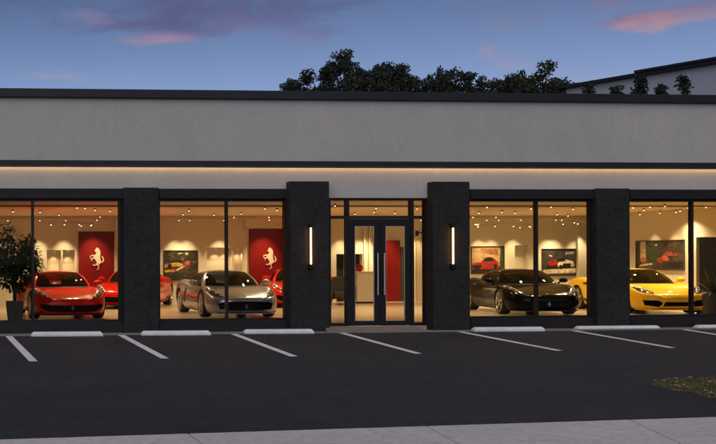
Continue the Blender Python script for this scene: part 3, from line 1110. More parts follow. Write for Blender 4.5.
# showroom picture on the side wall
a = at_x(637, 255, XS - .004); b = at_x(684.5, 255, XS - .004)
zt = at_x(660, 241, XS - .004).z; zb = at_x(660, 269.2, XS - .004).z
bg = print_mat('garage_print', [(.012, .012, .010), (.06, .05, .035), (.018, .022, .014), (.10, .065, .04), (.015, .012, .010)], 2.6, (1, 3, 1), 9.0)
picture('wide framed picture of a dim garage with pinkish red cars on the side wall', (XS - .004, a.y, zb), (0, -1), a.y - b.y, zt - zb, bg,
        [([(.08, .3), (.2, .3), (.2, 1), (.08, 1)], P_cream), ([(.30, .18), (.46, .18), (.46, .95), (.30, .9)], P_gr), (sh(CARSIL, .44, .22, .26, .34), P_pink),
         (ell(.52, .30, .06, .08), P_red), (sh(CARSIL, .58, .42, .30, .26, True), pm('print_rust', (.28, .06, .04))), (ell(.155, .33, .07, .10), pm('print_orange', (.35, .12, .05))),
         ([(.05, .08), (.35, .16), (.35, .22), (.1, .18)], P_cream), (ell(.43, .86, .018, .03), P_white), ([(.6, .05), (.97, .05), (.97, .30), (.66, .24)], P_dk)])

# dark lounge chair by the back wall
ac = empty('armchair', (PX(341, 11.2), 11.2, .002), radians(-12))
tag(ac, 'dark lounge armchair seen through the left sidelight of the entrance', 'armchair')
s = MB(); s.box(-.30, .30, -.34, .22, .20, .44); s.build('seat', M['cabin'], ac, bevel=.05)
s = MB(); s.prism([(-.36, .20, .18), (.36, .20, .18), (.36, .36, .18), (-.36, .36, .18)], [(-.33, .32, .92), (.33, .32, .92), (.33, .44, .92), (-.33, .44, .92)]); s.build('backrest', M['cabin'], ac, bevel=.05)
for t in (-1, 1):
    s = MB(); s.box(min(t * .31, t * .42), max(t * .31, t * .42), -.36, .30, .16, .62); s.build('armrest', M['cabin'], ac, bevel=.04)
    for yy in (-.30, .28):
        s = MB(); s.tube([(t * .34, yy, .18), (t * .36, yy, 0)], [.022, .014], 8); s.build('leg', M['steel'], ac)

# reception desk with a red ornament
r = RB(357, 377, 281, 303, YB - 1.4)
s = MB(); s.box(r[0], r[1], YB - 1.4, YB - .8, 0.05, 1.03); 
dk = s.build('reception_desk', M['cream'], None, bevel=.01)
tag(dk, 'cream reception desk seen through the left glass door', 'desk')
s = MB(); s.box(r[0] - .04, r[1] + .04, YB - 1.44, YB - .76, 1.032, 1.07); s.build('desk_top', M['cream'], dk, bevel=.005)
s = MB(); s.box(r[0] + .03, r[1] - .03, YB - 1.36, YB - .84, 0.004, .048); s.build('desk_plinth', M['dark'], dk)
vx = PX(359.5, YB - 1.1)
s = MB(); s.lathe([(.05, 0), (.10, .06), (.12, .13), (.09, .20), (.05, .23), (.055, .26)], 16, 0, 'z', (vx, YB - 1.1, 1.071))
tag(s.build('vase', PAINT['red'], None, smooth=True), 'small round red vase on the left end of the reception desk', 'vase')
# camera above the back door
c = at_y(421.5, 233.5, YB - .05)
cm = empty('security_camera', c)
tag(cm, 'small black camera on a bracket above the pale back door', 'camera')
s = MB(); s.box(-.20, -.10, 0, .045, -.08, .09); s.tube([(-.12, 0, .03), (0, -.10, .02), (.06, -.12, 0)], .022, 6); s.build('bracket', M['dark'], cm)
s = MB(); s.tube([(.02, -.16, -.02), (.16, -.13, .04), (.20, -.12, .055)], [.05, .055, .03], 10); s.build('camera_body', M['dark'], cm, smooth=True)

# ------------------------------------------------------------------ lamps inside
def lamp_data(name, energy, cone, blend, rgb=WARM, rad=.05):
    l = bpy.data.lights.new(name, 'SPOT')
    l.energy = energy; l.spot_size = radians(cone); l.spot_blend = blend; l.color = rgb; l.shadow_soft_size = rad
    return l


L_DOWN = lamp_data('down_beam', 135, 130, .8, (1, .75, .39))
L_WASH = lamp_data('wall_beam', 95, 62, .8, (1, .735, .38), .03)
SPOTS = [(13, 209.5), (20, 216), (9, 221), (59, 213), (77, 205.5), (85, 206), (95, 208), (100, 215), (40, 210), (110, 209),
         (189, 208.5), (183, 212.5), (172, 218), (214, 213), (241, 212), (234, 215.5), (265, 206.5), (277, 208), (269, 215.5), (202, 219),
         (487, 205), (479, 211), (473, 215.5), (502, 210), (515, 211), (496, 215.5), (531, 206.5), (551, 204.8), (557, 212.5), (573, 207), (568, 214), (545, 216),
         (633, 205.5), (644, 208), (650, 204.8), (665, 204), (665, 211), (680, 209), (688, 205.5), (706, 205),
         (376, 206), (374, 210), (376, 214), (335, 203.5), (417, 206.5), (395, 211), (355, 212), (440, 210), (310, 212), (140, 212), (613, 209), (-10, 212), (735, 205)]
proto = None
LBL_SPOT = 'small cylindrical ceiling spotlight glowing warm white'


def spot_thing():
    s = MB(); s.lathe([(.030, -.06), (.034, -.055), (.036, 0)], 12, 0, 'z')
    b = s.build('ceiling_spotlight', M['beam'], None, smooth=True, angle=40)
    tag(b, LBL_SPOT, 'spotlight', 'spotlights set across the showroom ceiling')
    g = MB(); g.ball((0, 0, -.062), .015, 0, 10, 6, (1, 1, .8)); g.build('lamp_glow', M['bulb'], b, smooth=True)
    return b


n_s = 0
for px, py in SPOTS:
    p = at_z(px, py, CEIL)
    if p.y > YB - .6 or p.y < .5: continue
    o = spot_thing() if proto is None else copy_tree(proto)
    if proto is None: proto = o
    o.location = (p.x, p.y, CEIL - .002)
    n_s += 1
spots_all = [o for o in bpy.data.objects if o.name.startswith('ceiling_spotlight')]
for o in spots_all:
    lo = bpy.data.objects.new('spot_beam', L_DOWN); col.objects.link(lo); lo.parent = o; lo.location = (0, 0, -.16)

wash_proto = None


def wash(x, y, dx, dy, tilt=16, e=None):
    """wall-washing lamp at (x,y) tilted toward (dx,dy)"""
    global wash_proto
    s = MB() if wash_proto is None else None
    if wash_proto is None:
        s.lathe([(.035, -.09), (.04, -.08), (.04, 0)], 12, 0, 'z')
        o = s.build('wall_washer', M['beam'], None, smooth=True, angle=40)
        tag(o, 'small ceiling lamp close to a wall throwing a scallop of light', 'spotlight', 'wall washing lamps along the back walls')
        g = MB(); g.ball((0, 0, -.09), .018, 0, 10, 6, (1, 1, .7)); g.build('lamp_glow', M['bulb'], o, smooth=True)
        wash_proto = o
    else:
        o = copy_tree(wash_proto)
    o.location = (x, y, CEIL - .002)
    lo = bpy.data.objects.new('wash_beam', L_WASH if e is None else e); col.objects.link(lo)
    lo.parent = o; lo.location = (0, 0, -.14)
    t = radians(tilt)
    v = Vector((dx * sin(t), dy * sin(t), -cos(t)))
    lo.rotation_euler = v.to_track_quat('-Z', 'Y').to_euler()
    return o


washers = []
for px in (8, 40, 66, 179, 190, 224, 347, 364, 372, 421, 487, 499, 521, 556, 562):
    washers.append(wash(PX(px, YB - .55), YB - .55, 0, 1, 12))
L_RED = lamp_data('panel_beam', 190, 70, .8, (1, .60, .30), .03)
for px in (97, 269.5, 392):
    washers.append(wash(PX(px, YB - .85), YB - .85, 0, 1, 22, L_RED))
washers.append(wash(PX(585, YB - .6), YB - .6, 0, 1, 12))
for px in (640, 660, 676):
    y = at_x(px, 240, XS - .5).y
    washers.append(wash(XS - .5, y, 1, 0, 12))
# lamps in the tops of the two niches
L_N = lamp_data('niche_beam', 12, 95, .8, (1, .62, .30), .02)
for nx, nz in ((54, nicheA[3]), (68, nicheA[3]), (216, nicheB[3]), (225, nicheB[3]), (238, nicheB[3])):
    o = copy_tree(wash_proto)
    for ch in [c for c in bpy.data.objects if c.parent == o and c.type == 'LIGHT']: bpy.data.objects.remove(ch)
    o.name = 'niche_lamp'; tag(o, 'tiny warm lamp in the top of a wall niche', 'spotlight', 'lamps in the wall niches')
    o.location = (PX(nx, YB + .12), YB + .12, nz - .002); o.scale = (.6, .6, .5)
    lo = bpy.data.objects.new('niche_beam', L_N); col.objects.link(lo); lo.parent = o; lo.location = (0, 0, -.2)

# curved pendant rails
def pendant(px, py, R, a0, a1, label):
    p = at_z(px, py, 2.62)
    o = empty('pendant_rail', (p.x, p.y, 2.62))
    tag(o, label, 'ceiling light', 'curved pendant rails with small lamps')
    pts = [(R * cos(a), R * sin(a), 0) for a in [a0 + (a1 - a0) * i / 24 for i in range(25)]]
    s = MB(); s.tube(pts, .012, 6); s.build('rail', M['beam'], o, smooth=True)
    for i in (2, 12, 22):
        s = MB(); s.tube([pts[i], (pts[i][0], pts[i][1], CEIL - 2.622)], .004, 5); s.build('suspension_wire', M['beam'], o)
    for i in (1, 5, 9, 14, 19, 23):
        s = MB(); s.tube([pts[i], (pts[i][0], pts[i][1], -.07)], [.018, .022], 8)
        h = s.build('lamp_head', M['beam'], o, smooth=True, angle=40)
        s = MB(); s.ball((pts[i][0], pts[i][1], -.075), .014, 0, 8, 6); s.build('lamp_glow', M['bulb'], h, smooth=True)


pendant(68, 223, .75, -2.6, 1.0, 'curved pendant rail with tiny lamps in the leftmost window')
pendant(499, 225, 1.0, -2.9, .5, 'curved pendant rail with tiny lamps left of the mullion above the black car')
pendant(567, 221, .75, -2.0, 1.3, 'curved pendant rail with tiny lamps above the red and white car picture')

# ------------------------------------------------------------------ wall lamps on the piers
wl = None
for px, lab in ((310, 'slim black wall lamp with a glowing tube on the pier left of the entrance'), (452, 'slim black wall lamp with a glowing tube on the pier right of the entrance')):
    c = at_y(px, 246, -.26)
    if wl is None:
        wl = empty('wall_lamp', (c.x, -.26, c.z))
        s = MB(); s.box(-.022, .022, -.02, 0, -.399, .399); s.build('back_plate', M['black_metal'], wl)
        s = MB(); s.box(-.045, .045, -.085, -.001, .40, .50); s.build('lamp_cap', M['black_metal'], wl, bevel=.005)
        s = MB(); s.box(-.045, .045, -.085, -.001, -.50, -.40); s.build('lamp_cap', M['black_metal'], wl, bevel=.005)
        s = MB(); s.tube([(0, -.055, -.40), (0, -.055, .40)], .017, 14); s.build('glowing_tube', M['tube'], wl, smooth=True, angle=40)
        o = wl
    else:
        o = copy_tree(wl); o.location = (c.x, -.26, c.z)
    tag(o, lab, 'wall lamp', 'wall lamps either side of the entrance')

# ------------------------------------------------------------------ indoor plants
def leaf_quad(mb, p, d, up, L, W, mi=0):
    d = d.normalized(); s = d.cross(up)
    if s.length < 1e-3: s = d.cross(Vector((1, 0, 0)))
    s = s.normalized() * W
    m = p + d * L * .5
    n = s.cross(d).normalized() * (W * .25)
    mb.add([p, m + s + n, p + d * L, m - s + n], [(0, 1, 2, 3)], mi)


def rv():
    while True:
        v = Vector((random.uniform(-1, 1), random.uniform(-1, 1), random.uniform(-1, 1)))
        if .05 < v.length < 1: return v


def ficus(loc):
    o = empty('potted_tree', loc)
    tag(o, 'bushy dark green tree in a tall graphite pot behind the leftmost pane', 'plant')
    s = MB()
    s.prism([(x * .14, y * .14, 0) for x, y in ((-1, -1), (1, -1), (1, 1), (-1, 1))], [(x * .195, y * .195, .56) for x, y in ((-1, -1), (1, -1), (1, 1), (-1, 1))])
    s.build('pot', M['pot'], o, bevel=.015)
    s = MB(); s.box(-.18, .18, -.18, .18, .55, .567); s.build('soil', M['soil'], o)
    s = MB()
    tips = []
    for k in range(9):
        a = 2 * pi * k / 9 + random.uniform(-.3, .3)
        r = random.uniform(.2, .55); h = random.uniform(1.35, 2.25)
        pts = [(0.02 * cos(a), .02 * sin(a), .55), (.03 * cos(a), .03 * sin(a), 1.0), (r * .5 * cos(a), r * .5 * sin(a), .5 * (1.1 + h)), (r * cos(a), r * sin(a), h)]
        s.tube(pts, [.022, .018, .010, .004], 6)
        tips += [Vector(pts[2]), Vector(pts[3])]
    s.build('trunk', M['bark'], o, smooth=True)
    s = MB()
    cl = []
    for i in range(95):
        v = rv(); c = Vector((v.x * .56, v.y * .56, 1.50 + v.z * .64))
        if c.z < 1.25 and math.hypot(c.x, c.y) > .40: continue
        cl.append(c)
    for c in cl + tips:
        for j in range(24):
            v = rv()
            p = c + v * .13
            d = (v + Vector((c.x * .5, c.y * .5, -.35)) + rv() * .4)
            leaf_quad(s, p, d, Vector((0, 0, 1)), random.uniform(.09, .15), random.uniform(.026, .042))
    s.build('foliage', M['ficus'], o, normals=False)


p = at_z(14, 318.3, 0)
ficus((PX(14.5, 1.3), 1.3, .002))


def palm(loc):
    o = empty('potted_palm', loc)
    tag(o, 'spiky green potted palm in front of the dark timber screen', 'plant')
    s = MB(); s.lathe([(.17, 0), (.20, .02), (.25, .58), (.27, .60), (.24, .61), (.22, .56)], 24, 0, 'z'); s.build('pot', M['pot'], o, smooth=True, angle=40)
    s = MB(); s.lathe([(.01, .555), (.225, .553)], 20, 0, 'z'); s.build('soil', M['soil'], o)
    s = MB()
    for k in range(46):
        a = random.uniform(0, 2 * pi); e = random.uniform(.25, 1.4); L = random.uniform(.55, .85)
        d = Vector((cos(a) * cos(e), sin(a) * cos(e), sin(e)))
        side = Vector((-sin(a), cos(a), 0))
        P = [Vector((0, 0, .56)) + d * L * t + Vector((0, 0, -.30 * t * t * cos(e))) for t in (0, .25, .5, .75, 1)]
        for i in range(4):
            w0, w1 = [.012, .024, .022, .014, .002][i:i + 2]
            s.add([P[i] - side * w0, P[i] + side * w0, P[i + 1] + side * w1, P[i + 1] - side * w1], [(0, 1, 2, 3)])
    s.build('fronds', M['palm'], o, normals=False)


palm((PX(713, 2.6), 2.6, .002))

# ------------------------------------------------------------------ ground
def sheet(name, m, x0, x1, ys, off, kind='structure'):
    s = MB()
    n = 24
    for y in ys:
        for i in range(n + 1):
            s.v.append((x0 + (x1 - x0) * i / n, y, gz(y) + off))
    for j in range(len(ys) - 1):
        for i in range(n):
            s.f.append((j * (n + 1) + i, j * (n + 1) + i + 1, (j + 1) * (n + 1) + i + 1, (j + 1) * (n + 1) + i)); s.m.append(0)
    return tag(s.build(name, m), kind=kind)


sheet('ground', M['earth'], -900, 900, [-900, -300, -100, -45, -30, -10, GY, 0, 20, 60, 150, 400, 1500], -.02)
sheet('parking_lot', M['asphalt'], -60, 60, [-45, -35, -25, -20, -15, -10, -5, -2, GY], 0.0)
# narrow walk along the facade
s = MB(); s.box(XL, PX(328, -.5) - .003, -.352, -.001, -.20, -.090); s.box(PX(426, -.5) + .003, XR, -.352, -.001, -.20, -.090)
tag(s.build('kerb', M['kerb_concrete'], None, bevel=.008), kind='structure')

# pavement slabs in the foreground
def edge_y(x):
    return E0.y + (E1.y - E0.y) * (x - E0.x) / (E1.x - E0.x)


E0, E1 = at_g(0, 441.3), at_g(716, 418.6)
JO = [(at_g(187.5, 434.5), at_g(200, 444)), (at_g(425.5, 427.5), at_g(455.5, 444)), (at_g(630, 421.5), at_g(678, 444))]
s = MB()
lines = []
for a, b in JO:
    d = (b - a); t = (-1) / d.y if d.y else 1
    lines.append((a.x, d.x / d.y))
lines = [(lines[0][0] - 9.5, lines[0][1] * .6), (lines[0][0] - 4.2, lines[0][1] * .8)] + lines + [(lines[2][0] + 3.4, lines[2][1]), (lines[2][0] + 7, lines[2][1]), (lines[2][0] + 11, lines[2][1])]
for i in range(len(lines) - 1):
    (xa, ka), (xb, kb) = lines[i], lines[i + 1]
    g = .008
    q = []
    ya, yb = edge_y(xa), edge_y(xb)
    w = 2.1
    q = [(xa + g, ya), (xb - g, yb), (xb - g - kb * w, yb - w), (xa + g - ka * w, ya - w)]
    s.prism([(x, y, gz(y) - .05) for x, y in q], [(x, y, gz(y) + .022) for x, y in q])
tag(s.build('sidewalk', M['concrete'], None, bevel=.006), kind='structure')
s = MB()
xa, xb = lines[0][0], lines[-1][0]
q = [(xa, edge_y(xa)), (xb, edge_y(xb)), (xb, edge_y(xb) - 2.1), (xa, edge_y(xa) - 2.1)]

# parking stripes
STR = [((8, 335.5), (33.5, 361.5)), ((118.5, 333.8), (165, 358.6)), ((227.5, 331.8), (294, 356.6)), ((338, 332), (418.5, 353.8)), ((447.5, 329.5), (559.5, 350.8)), ((556.5, 327.8), (672.5, 348)), ((664, 326.5), (790, 346)), ((-106, 337), (-98, 364))]
for a, b in STR:
    p, q = at_g(*a), at_g(*b)
    if p.y > GY - .01: p = p.lerp(q, (p.y - GY + .01) / (p.y - q.y))
    d = (q - p); d.z = 0; d.normalize(); n = Vector((-d.y, d.x, 0)) * .075
    s = MB()
    K = 10
    for i in range(K + 1):
        c = p.lerp(q, i / K)
        for sg in (-1, 1):
            v = c + n * sg; s.v.append((v.x, v.y, gz(v.y) + .004))
    for i in range(K):
        s.f.append((2 * i, 2 * i + 1, 2 * i + 3, 2 * i + 2)); s.m.append(0)
    o = s.build('parking_line', M['paint_line'])
    tag(o, kind='structure')

# wheel stops
WS = [((31, 336.2), (103, 336), 'white concrete wheel stop below the red car'), ((141, 335.2), (210.5, 335), 'white concrete wheel stop below the left half of the silver car window'),
      ((243.5, 333.6), (313.5, 333.3), 'white concrete wheel stop nearest the left side of the entrance'), ((472.5, 331.4), (543.5, 331), 'white concrete wheel stop below the black car'),
      ((575.5, 330), (658.5, 329.3), 'white concrete wheel stop below the pier that hides the yellow car'), ((695, 328.8), (770, 328.2), 'white concrete wheel stop cut by the right picture edge')]
for a, b, lab in WS:
    p, q = at_g(*a), at_g(*b)
    L = (q - p).length
    c = (p + q) / 2
    o = None
    s = MB()
    hw, ht, H = .075, .05, .098
    ys = (-hw, -ht, ht, hw); 
    ch = .05
    prof = [(-hw, 0), (-hw, .05), (-ht, H), (ht, H), (hw, .05), (hw, 0)]
    base = [(-L / 2, y, z) for y, z in prof]
    top = [(L / 2, y, z) for y, z in prof]
    base = [(x + (ch if z > .06 else 0), y, z) for x, y, z in base]
    top = [(x - (ch if z > .06 else 0), y, z) for x, y, z in top]
    s.prism(base, top)
    o = s.build('wheel_stop', M['stop_concrete'], None, bevel=.012)
    o.location = (c.x, c.y, gz(c.y) - .003)
    o.rotation_euler = (SL * .9, 0, math.atan2((q - p).y, (q - p).x))
    tag(o, lab, 'wheel stop', 'wheel stops along the shop front')

# grass island
gp = [(649, 384.2), (656, 383.2), (668, 383.3), (690, 381.6), (716, 380.8), (760, 380), (800, 381), (800, 418), (760, 412), (716, 400), (700, 396), (688, 392), (672, 390.5), (660, 387)]
GPL = [at_g(*p) for p in gp]
s = MB()
s.prism([(v.x, v.y, gz(v.y) - .03) for v in GPL], [(v.x, v.y, gz(v.y) + .03) for v in GPL])
tag(s.build('grass_island', M['dirt'], None, bevel=.02), kind='structure')


def inside(x, y, P):
    r = False
    j = len(P) - 1
    for i in range(len(P)):
        if (P[i].y > y) != (P[j].y > y) and x < (P[j].x - P[i].x) * (y - P[i].y) / (P[j].y - P[i].y) + P[i].x: r = not r
        j = i
    return r


s = MB()
x0, x1 = min(v.x for v in GPL), max(v.x for v in GPL); y0, y1 = min(v.y for v in GPL), max(v.y for v in GPL)
n_b = 0
while n_b < 14000:
    x, y = random.uniform(x0, x1), random.uniform(y0, y1)
    if not inside(x, y, GPL): continue
    n_b += 1
    a = random.uniform(0, 2 * pi); h = random.uniform(.02, .06) * (1.6 if sin(x * 3.1) * sin(y * 2.3) > .3 else 1)
    if sin(x * 5.3 + 1) * sin(y * 4.1) > .55 and random.random() < .8: continue
    dx, dy = cos(a) * .009, sin(a) * .009
    lx, ly = random.uniform(-.05, .05), random.uniform(-.05, .05)
    z = gz(y) + .02
    s.add([(x - dx, y - dy, z), (x + dx, y + dy, z), (x + lx, y + ly, z + h)], [(0, 1, 2)])
tag(s.build('grass', M['grass'], None, normals=False), kind='stuff')
s = MB()
for _ in range(150):
    while True:
        x, y = random.uniform(x0 - .5, x1), random.uniform(y0 - .2, y1)
        if inside(x, y, GPL): break
    z = gz(y) + (.06 if inside(x, y, GPL) else .006); a = random.uniform(0, 6.28); r = random.uniform(.025, .06)
    s.add([(x + r * cos(a), y + r * sin(a), z + .01), (x - r * .5 * sin(a), y + r * .5 * cos(a), z + .02), (x - r * cos(a), y - r * sin(a), z + .012), (x + r * .5 * sin(a), y - r * .5 * cos(a), z + .03)], [(0, 1, 2, 3)])
tag(s.build('litter', M['dry'], None, normals=False), kind='stuff')

# ------------------------------------------------------------------ trees behind the roof
def tree(px, top, halfw, Y, label, m='leaf', dens=1.0, conical=False, name='oak_tree', lower=95, sub=None):
    c = at_y(px, top, Y)
    sc = F / ((c - CAM).dot(FWD))
    R = halfw / sc; H = c.z + (.2 if conical else -.15)
    o = empty(name, (c.x, Y, GZ - .02))
    tag(o, label, 'tree', 'trees rising behind the showroom roof')
    s = MB()
    rad = .028 * H
    s.tube([(0, 0, -.1), (.05, .02, H * .25), (-.03, .03, H * .5), (.02, 0, H * .72), (0, 0, H * .93)], [rad, rad * .75, rad * .55, rad * .3, rad * .06], 9)
    clumps = []
    if conical:
        for i in range(int(38 * dens)):
            t = random.uniform(.0, 1) ** .8
            a = random.uniform(0, 2 * pi); r = R * (1 - t) * random.uniform(.5, 1.1) + .05
            clumps.append((Vector((r * cos(a), r * sin(a), H * (.35 + .65 * t) - .2)), .22 + .5 * (1 - t) * R * .5))
    else:
        Hc = R * 1.05
        cz = H - Hc
        nl = int(33 * dens)
        lob = [random.uniform(.72, 1.08) for _ in range(7)]
        for i in range(nl):
            # limbs to small clumps spread through an uneven crown
            a = random.uniform(0, 2 * pi)
            e = math.asin(random.uniform(-.6, 1.0))
            k = random.uniform(.2, 1.0) ** .45 * (lob[int(a / (2 * pi) * 7) % 7] if e < .7 else random.uniform(.9, 1.0))
            p = Vector((R * cos(a) * cos(e) * k, R * sin(a) * cos(e) * k, cz + Hc * sin(e) * k))
            s.tube([(0, 0, H * random.uniform(.42, .62)), p * .55 + Vector((0, 0, H * .25)), p], [rad * .30, rad * .14, .025], 5)
            rr = random.uniform(.34, .62)
            clumps.append((p, rr))
            for j in range(3):
                v = rv().normalized(); v.z *= .6
                clumps.append((p + v * rr * 1.15, rr * random.uniform(.35, .65)))
        clumps.append((Vector((0, 0, H - .6)), .6))
    s.build('trunk', M['bark'], o, smooth=True)
    s = MB()
    ls = .21 if not conical else .20
    for p, r in clumps:
        n = int(max(26, 60 * r * r / (ls * ls) * .31))
        for j in range(n):
            v = rv()
            q = p + Vector((v.x * r, v.y * r, v.z * r * .8))
            leaf_quad(s, q, rv() + Vector((0, 0, -.2)), rv(), ls * random.uniform(.7, 1.4), ls * random.uniform(.22, .42))
    s.build('crown', M[m], o, normals=False)
    return o


tree(345, 47, 44, 52, 'tallest dark oak in the middle of the tree row behind the roof', 'leaf', 1.5)
tree(305, 68, 27, 55, 'lower leftmost oak of the row, left of the tallest one', 'leaf', .9)
tree(368, 65, 22, 49, 'round shoulder oak just right of the tallest one', 'leaf', .9)
tree(392, 58, 22, 54, 'thin open oak in the second peak from the left of the row', 'leaf', .8)
tree(420, 73, 30, 57, 'low broad oak in the dip between two taller crowns', 'leaf', .9)
tree(456, 62, 28, 53, 'rounded oak with sky showing through, right of the low dip', 'leaf', 1.0)
tree(490, 75, 28, 55, 'small low oak left of the dense yellowish tree', 'leaf', .9)
tree(516, 73, 24, 50, 'mid-height yellowish tree just right of the small low oak', 'leaf_b', .9, name='broad_tree')
tree(541, 63, 44, 47, 'broad dense yellow-green tree in front of the end of the far building', 'leaf_b', 1.7, name='broad_tree')
tree(565, 78, 26, 45, 'low yellow-green tree against the low end of the far building', 'leaf_b', .9, name='broad_tree')
tree(640, 72, 22, 30, 'taller pointed tree in front of the far grey wall', 'leaf_c', 1.8, True, 'pointed_tree')
tree(616, 84, 16, 30, 'smallest bush top at the left of the far grey wall', 'leaf_c', 1.2, True, 'pointed_tree')
tree(661, 81, 14, 31, 'low pointed tree top between two taller ones on the far wall', 'leaf_c', 1.2, True, 'pointed_tree')
tree(684, 75, 17, 30, 'slim pointed tree beside the seam of the far grey wall', 'leaf_c', 1.4, True, 'pointed_tree')
tree(588, 83, 14, 32, 'tiny bush top at the low end of the far building', 'leaf_c', 1.2, True, 'pointed_tree')

# ------------------------------------------------------------------ far building at the right
fb = empty('warehouse_building')
tag(fb, 'tall pale grey building with a sloping dark roof edge behind the showroom', 'building')
dA, dB = 62.0, 62.0 * 200 / 176.0


def at_d(px, py, d):
    r = ray(px, py)
    return CAM + r * d


A = at_d(716, 59, dA); B = at_d(566, 84.5, dB)
Zt = (A.z + B.z) / 2
dv = (B - A); dv.z = 0; Lb = dv.length; dv.normalize()
nv = Vector((dv.y, -dv.x, 0))           # faces
if nv.dot(Vector((CX, CY, 0)) - A) < 0: nv = -nv
A2 = A - dv * 22
def quadwall(mb, P, Q, z0, zp, zq, th, back=True, mi=0):
    a = [(P.x, P.y, z0), (Q.x, Q.y, z0), (Q.x, Q.y, zq), (P.x, P.y, zp)]
    b = [tuple(Vector(v) - nv * th) for v in a]
    mb.prism(a, b, mi)
slope = (A.z - B.z) / Lb
z_at = lambda p: B.z + slope * (p - B).dot(-dv)
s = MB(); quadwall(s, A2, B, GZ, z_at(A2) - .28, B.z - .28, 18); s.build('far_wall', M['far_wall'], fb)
s = MB()
for off, z0, z1, P, Q in ((.35, .27, .08, A2, B + dv * .5),):
    a = [P + nv * off, Q + nv * off, Q - nv * 18.3, P - nv * 18.3]
    zs = [z_at(P), z_at(Q), z_at(Q), z_at(P)]
    s.prism([(v.x, v.y, z - z0) for v, z in zip(a, zs)], [(v.x, v.y, z - z1) for v, z in zip(a, zs)])
K1 = A + (B - A) * ((716 - 645) / 150 * 1.02)
for P, Q in ((A2, K1),):
    a = [P + nv * .45, Q + nv * .45, Q - nv * 18.5, P - nv * 18.5]
    zs = [z_at(P), z_at(Q), z_at(Q), z_at(P)]
    s.prism([(v.x, v.y, z - .077) for v, z in zip(a, zs)], [(v.x, v.y, z + .06) for v, z in zip(a, zs)])
s.build('roof', M['cap_metal'], fb)
s = MB()
for t in (.165,):
    p = A.lerp(B, t) + nv * .08
    s.box(p.x - .10, p.x + .10, p.y - .10, p.y + .10, GZ, z_at(p) - .6)
s.build('downpipe', M['far_wall'], fb)

# ------------------------------------------------------------------ light and sky
SUN_E, SUN_R = radians(40.0), radians(200.0)
SKY_S = 0.062
SKY_TINT = (.93, .90, 1.16, 1)
w = bpy.data.worlds.new('World'); scn.world = w
w.use_nodes = True
nt = w.node_tree
bgn = nt.nodes['Background']
sky = nt.nodes.new('ShaderNodeTexSky')
sky.sky_type = 'NISHITA'; sky.sun_disc = False
sky.sun_elevation = SUN_E; sky.sun_rotation = SUN_R
sky.altitude = 0; sky.air_density = 1.0; sky.dust_density = .6; sky.ozone_density = 2.0
tc = nt.nodes.new('ShaderNodeTexCoord')
D = tc.outputs['Generated']


def node(t, **kw):
    n = nt.nodes.new(t)
    for k, v in kw.items(): setattr(n, k, v)
    return n


def math_n(op, a, b=None, clamp=False):
    n = node('ShaderNodeMath', operation=op); n.use_clamp = clamp
    for i, v in enumerate((a, b)):
        if v is None: continue
        if isinstance(v, (int, float)): n.inputs[i].default_value = v
        else: nt.links.new(v, n.inputs[i])
    return n.outputs[0]


mp = node('ShaderNodeMapping'); mp.inputs['Scale'].default_value = (1.0, 1.0, 3.2)
nt.links.new(D, mp.inputs['Vector'])
nz = node('ShaderNodeTexNoise'); nz.inputs['Scale'].default_value = 11; nz.inputs['Detail'].default_value = 10
nz.inputs['Roughness'].default_value = .62; nz.inputs['Distortion'].default_value = .6
nt.links.new(mp.outputs['Vector'], nz.inputs['Vector'])
col_out = sky.outputs['Color']
tint = node('ShaderNodeMix', data_type='RGBA', blend_type='MULTIPLY'); tint.inputs['Factor'].default_value = 1
nt.links.new(col_out, tint.inputs['A']); tint.inputs['B'].default_value = SKY_TINT
sxyz = node('ShaderNodeSeparateXYZ'); nt.links.new(D, sxyz.inputs['Vector'])
hr = node('ShaderNodeMapRange'); hr.inputs['From Min'].default_value = .12; hr.inputs['From Max'].default_value = .27
hr.inputs['To Min'].default_value = 1.18; hr.inputs['To Max'].default_value = .48
nt.links.new(sxyz.outputs['Z'], hr.inputs['Value'])
hz = node('ShaderNodeMapRange'); hz.inputs['From Min'].default_value = .30; hz.inputs['From Max'].default_value = .60
hz.inputs['To Min'].default_value = 1.0; hz.inputs['To Max'].default_value = 1.7
nt.links.new(sxyz.outputs['Z'], hz.inputs['Value'])
vs_ = node('ShaderNodeVectorMath', operation='SCALE'); nt.links.new(tint.outputs['Result'], vs_.inputs[0]); nt.links.new(math_n('MULTIPLY', hr.outputs['Result'], hz.outputs['Result']), vs_.inputs['Scale'])
col_out = vs_.outputs['Vector']


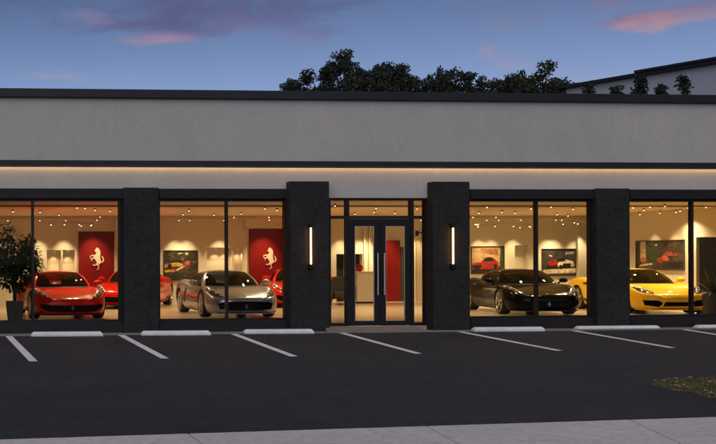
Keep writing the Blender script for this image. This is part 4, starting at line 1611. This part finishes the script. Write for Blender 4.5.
def cloud(px, py, qx, qy, su, sv, pink, blue, gain, col_in):
    """a cloud bank between two compass directions: long axis from p to q"""
    c0, c1 = ray(px, py).normalized(), ray(qx, qy).normalized()
    c = ((c0 + c1) / 2).normalized(); u = (c1 - c0).normalized(); v = c.cross(u)
    if v.z < 0: v = -v

    def dot(vec):
        n = node('ShaderNodeVectorMath', operation='DOT_PRODUCT'); nt.links.new(D, n.inputs[0]); n.inputs[1].default_value = vec
        return n.outputs['Value']
    a = math_n('DIVIDE', math_n('SUBTRACT', dot(u), c.dot(u)), su)
    b = math_n('DIVIDE', math_n('SUBTRACT', dot(v), c.dot(v)), sv)
    r = math_n('SQRT', math_n('ADD', math_n('MULTIPLY', a, a), math_n('MULTIPLY', b, b)))
    dn = math_n('MULTIPLY', math_n('SUBTRACT', nz.outputs['Fac'], .5), 4.2)
    den = math_n('ADD', math_n('SUBTRACT', 1.0, r), dn)
    den = math_n('MULTIPLY', den, gain, True)
    fr = node('ShaderNodeMath', operation='GREATER_THAN'); nt.links.new(dot(c), fr.inputs[0]); fr.inputs[1].default_value = 0
    den = math_n('MULTIPLY', den, fr.outputs[0])
    up = math_n('ADD', math_n('MULTIPLY', b, .7), math_n('ADD', .78, math_n('MULTIPLY', dn, -.5)), True)
    cm = node('ShaderNodeMix', data_type='RGBA'); nt.links.new(up, cm.inputs['Factor'])
    cm.inputs['A'].default_value = pink; cm.inputs['B'].default_value = blue
    mx = node('ShaderNodeMix', data_type='RGBA'); nt.links.new(den, mx.inputs['Factor'])
    nt.links.new(col_in, mx.inputs['A']); nt.links.new(cm.outputs['Result'], mx.inputs['B'])
    return mx.outputs['Result']


K = 1 / SKY_S
PINK = (.46 * K, .27 * K, .30 * K, 1); VIO = (.095 * K, .10 * K, .21 * K, 1)
VIO_L = (.13 * K, .14 * K, .29 * K, 1); MAUVE = (.24 * K, .20 * K, .38 * K, 1)
col_out = cloud(20, 8, 330, 16, .16, .020, VIO_L, VIO, .9, col_out)
col_out = cloud(110, 24, 230, 30, .06, .012, VIO_L, VIO, .8, col_out)
col_out = cloud(215, 20, 320, 32, .06, .014, MAUVE, VIO_L, .55, col_out)
col_out = cloud(55, 13, 115, 15, .030, .008, PINK, MAUVE, .9, col_out)
col_out = cloud(120, 37, 200, 38, .036, .006, PINK, MAUVE, .9, col_out)
col_out = cloud(585, 29, 735, 5, .085, .009, (.56 * K, .30 * K, .31 * K, 1), (.20 * K, .17 * K, .31 * K, 1), .9, col_out)
col_out = cloud(545, 74, 610, 70, .04, .010, (.50 * K, .36 * K, .42 * K, 1), (.35 * K, .33 * K, .45 * K, 1), .35, col_out)
col_out = cloud(20, 76, 110, 76, .06, .006, (.42 * K, .36 * K, .46 * K, 1), (.3 * K, .33 * K, .48 * K, 1), .3, col_out)
col_out = cloud(900, -20, 1300, -60, .3, .03, PINK, VIO, .6, col_out)
col_out = cloud(-700, 20, -200, -30, .3, .03, PINK, VIO, .5, col_out)
nt.links.new(col_out, bgn.inputs['Color'])
bgn.inputs['Strength'].default_value = SKY_S

sl = bpy.data.lights.new('sun', 'SUN'); sl.energy = 1.3; sl.angle = radians(80); sl.color = (1, .92, .84)
so = bpy.data.objects.new('sun', sl); col.objects.link(so)
# Nishita: rotation measured from +Y clockwise seen from above
sd = Vector((sin(SUN_R) * cos(SUN_E), cos(SUN_R) * cos(SUN_E), sin(SUN_E)))
so.rotation_euler = (-sd).to_track_quat('-Z', 'Y').to_euler()

scn.view_settings.view_transform = 'Standard'
scn.view_settings.look = 'None'
scn.view_settings.exposure = 0.0
scn.view_settings.gamma = 1.0
scn.view_settings.use_curve_mapping = False
scn.render.engine = 'CYCLES'
cy = scn.cycles
cy.use_denoising = True
cy.max_bounces = 8
cy.diffuse_bounces = 5
cy.transparent_max_bounces = 32
cy.sample_clamp_indirect = 4.0
cy.use_light_tree = True
cy.caustics_reflective = False
cy.caustics_refractive = False
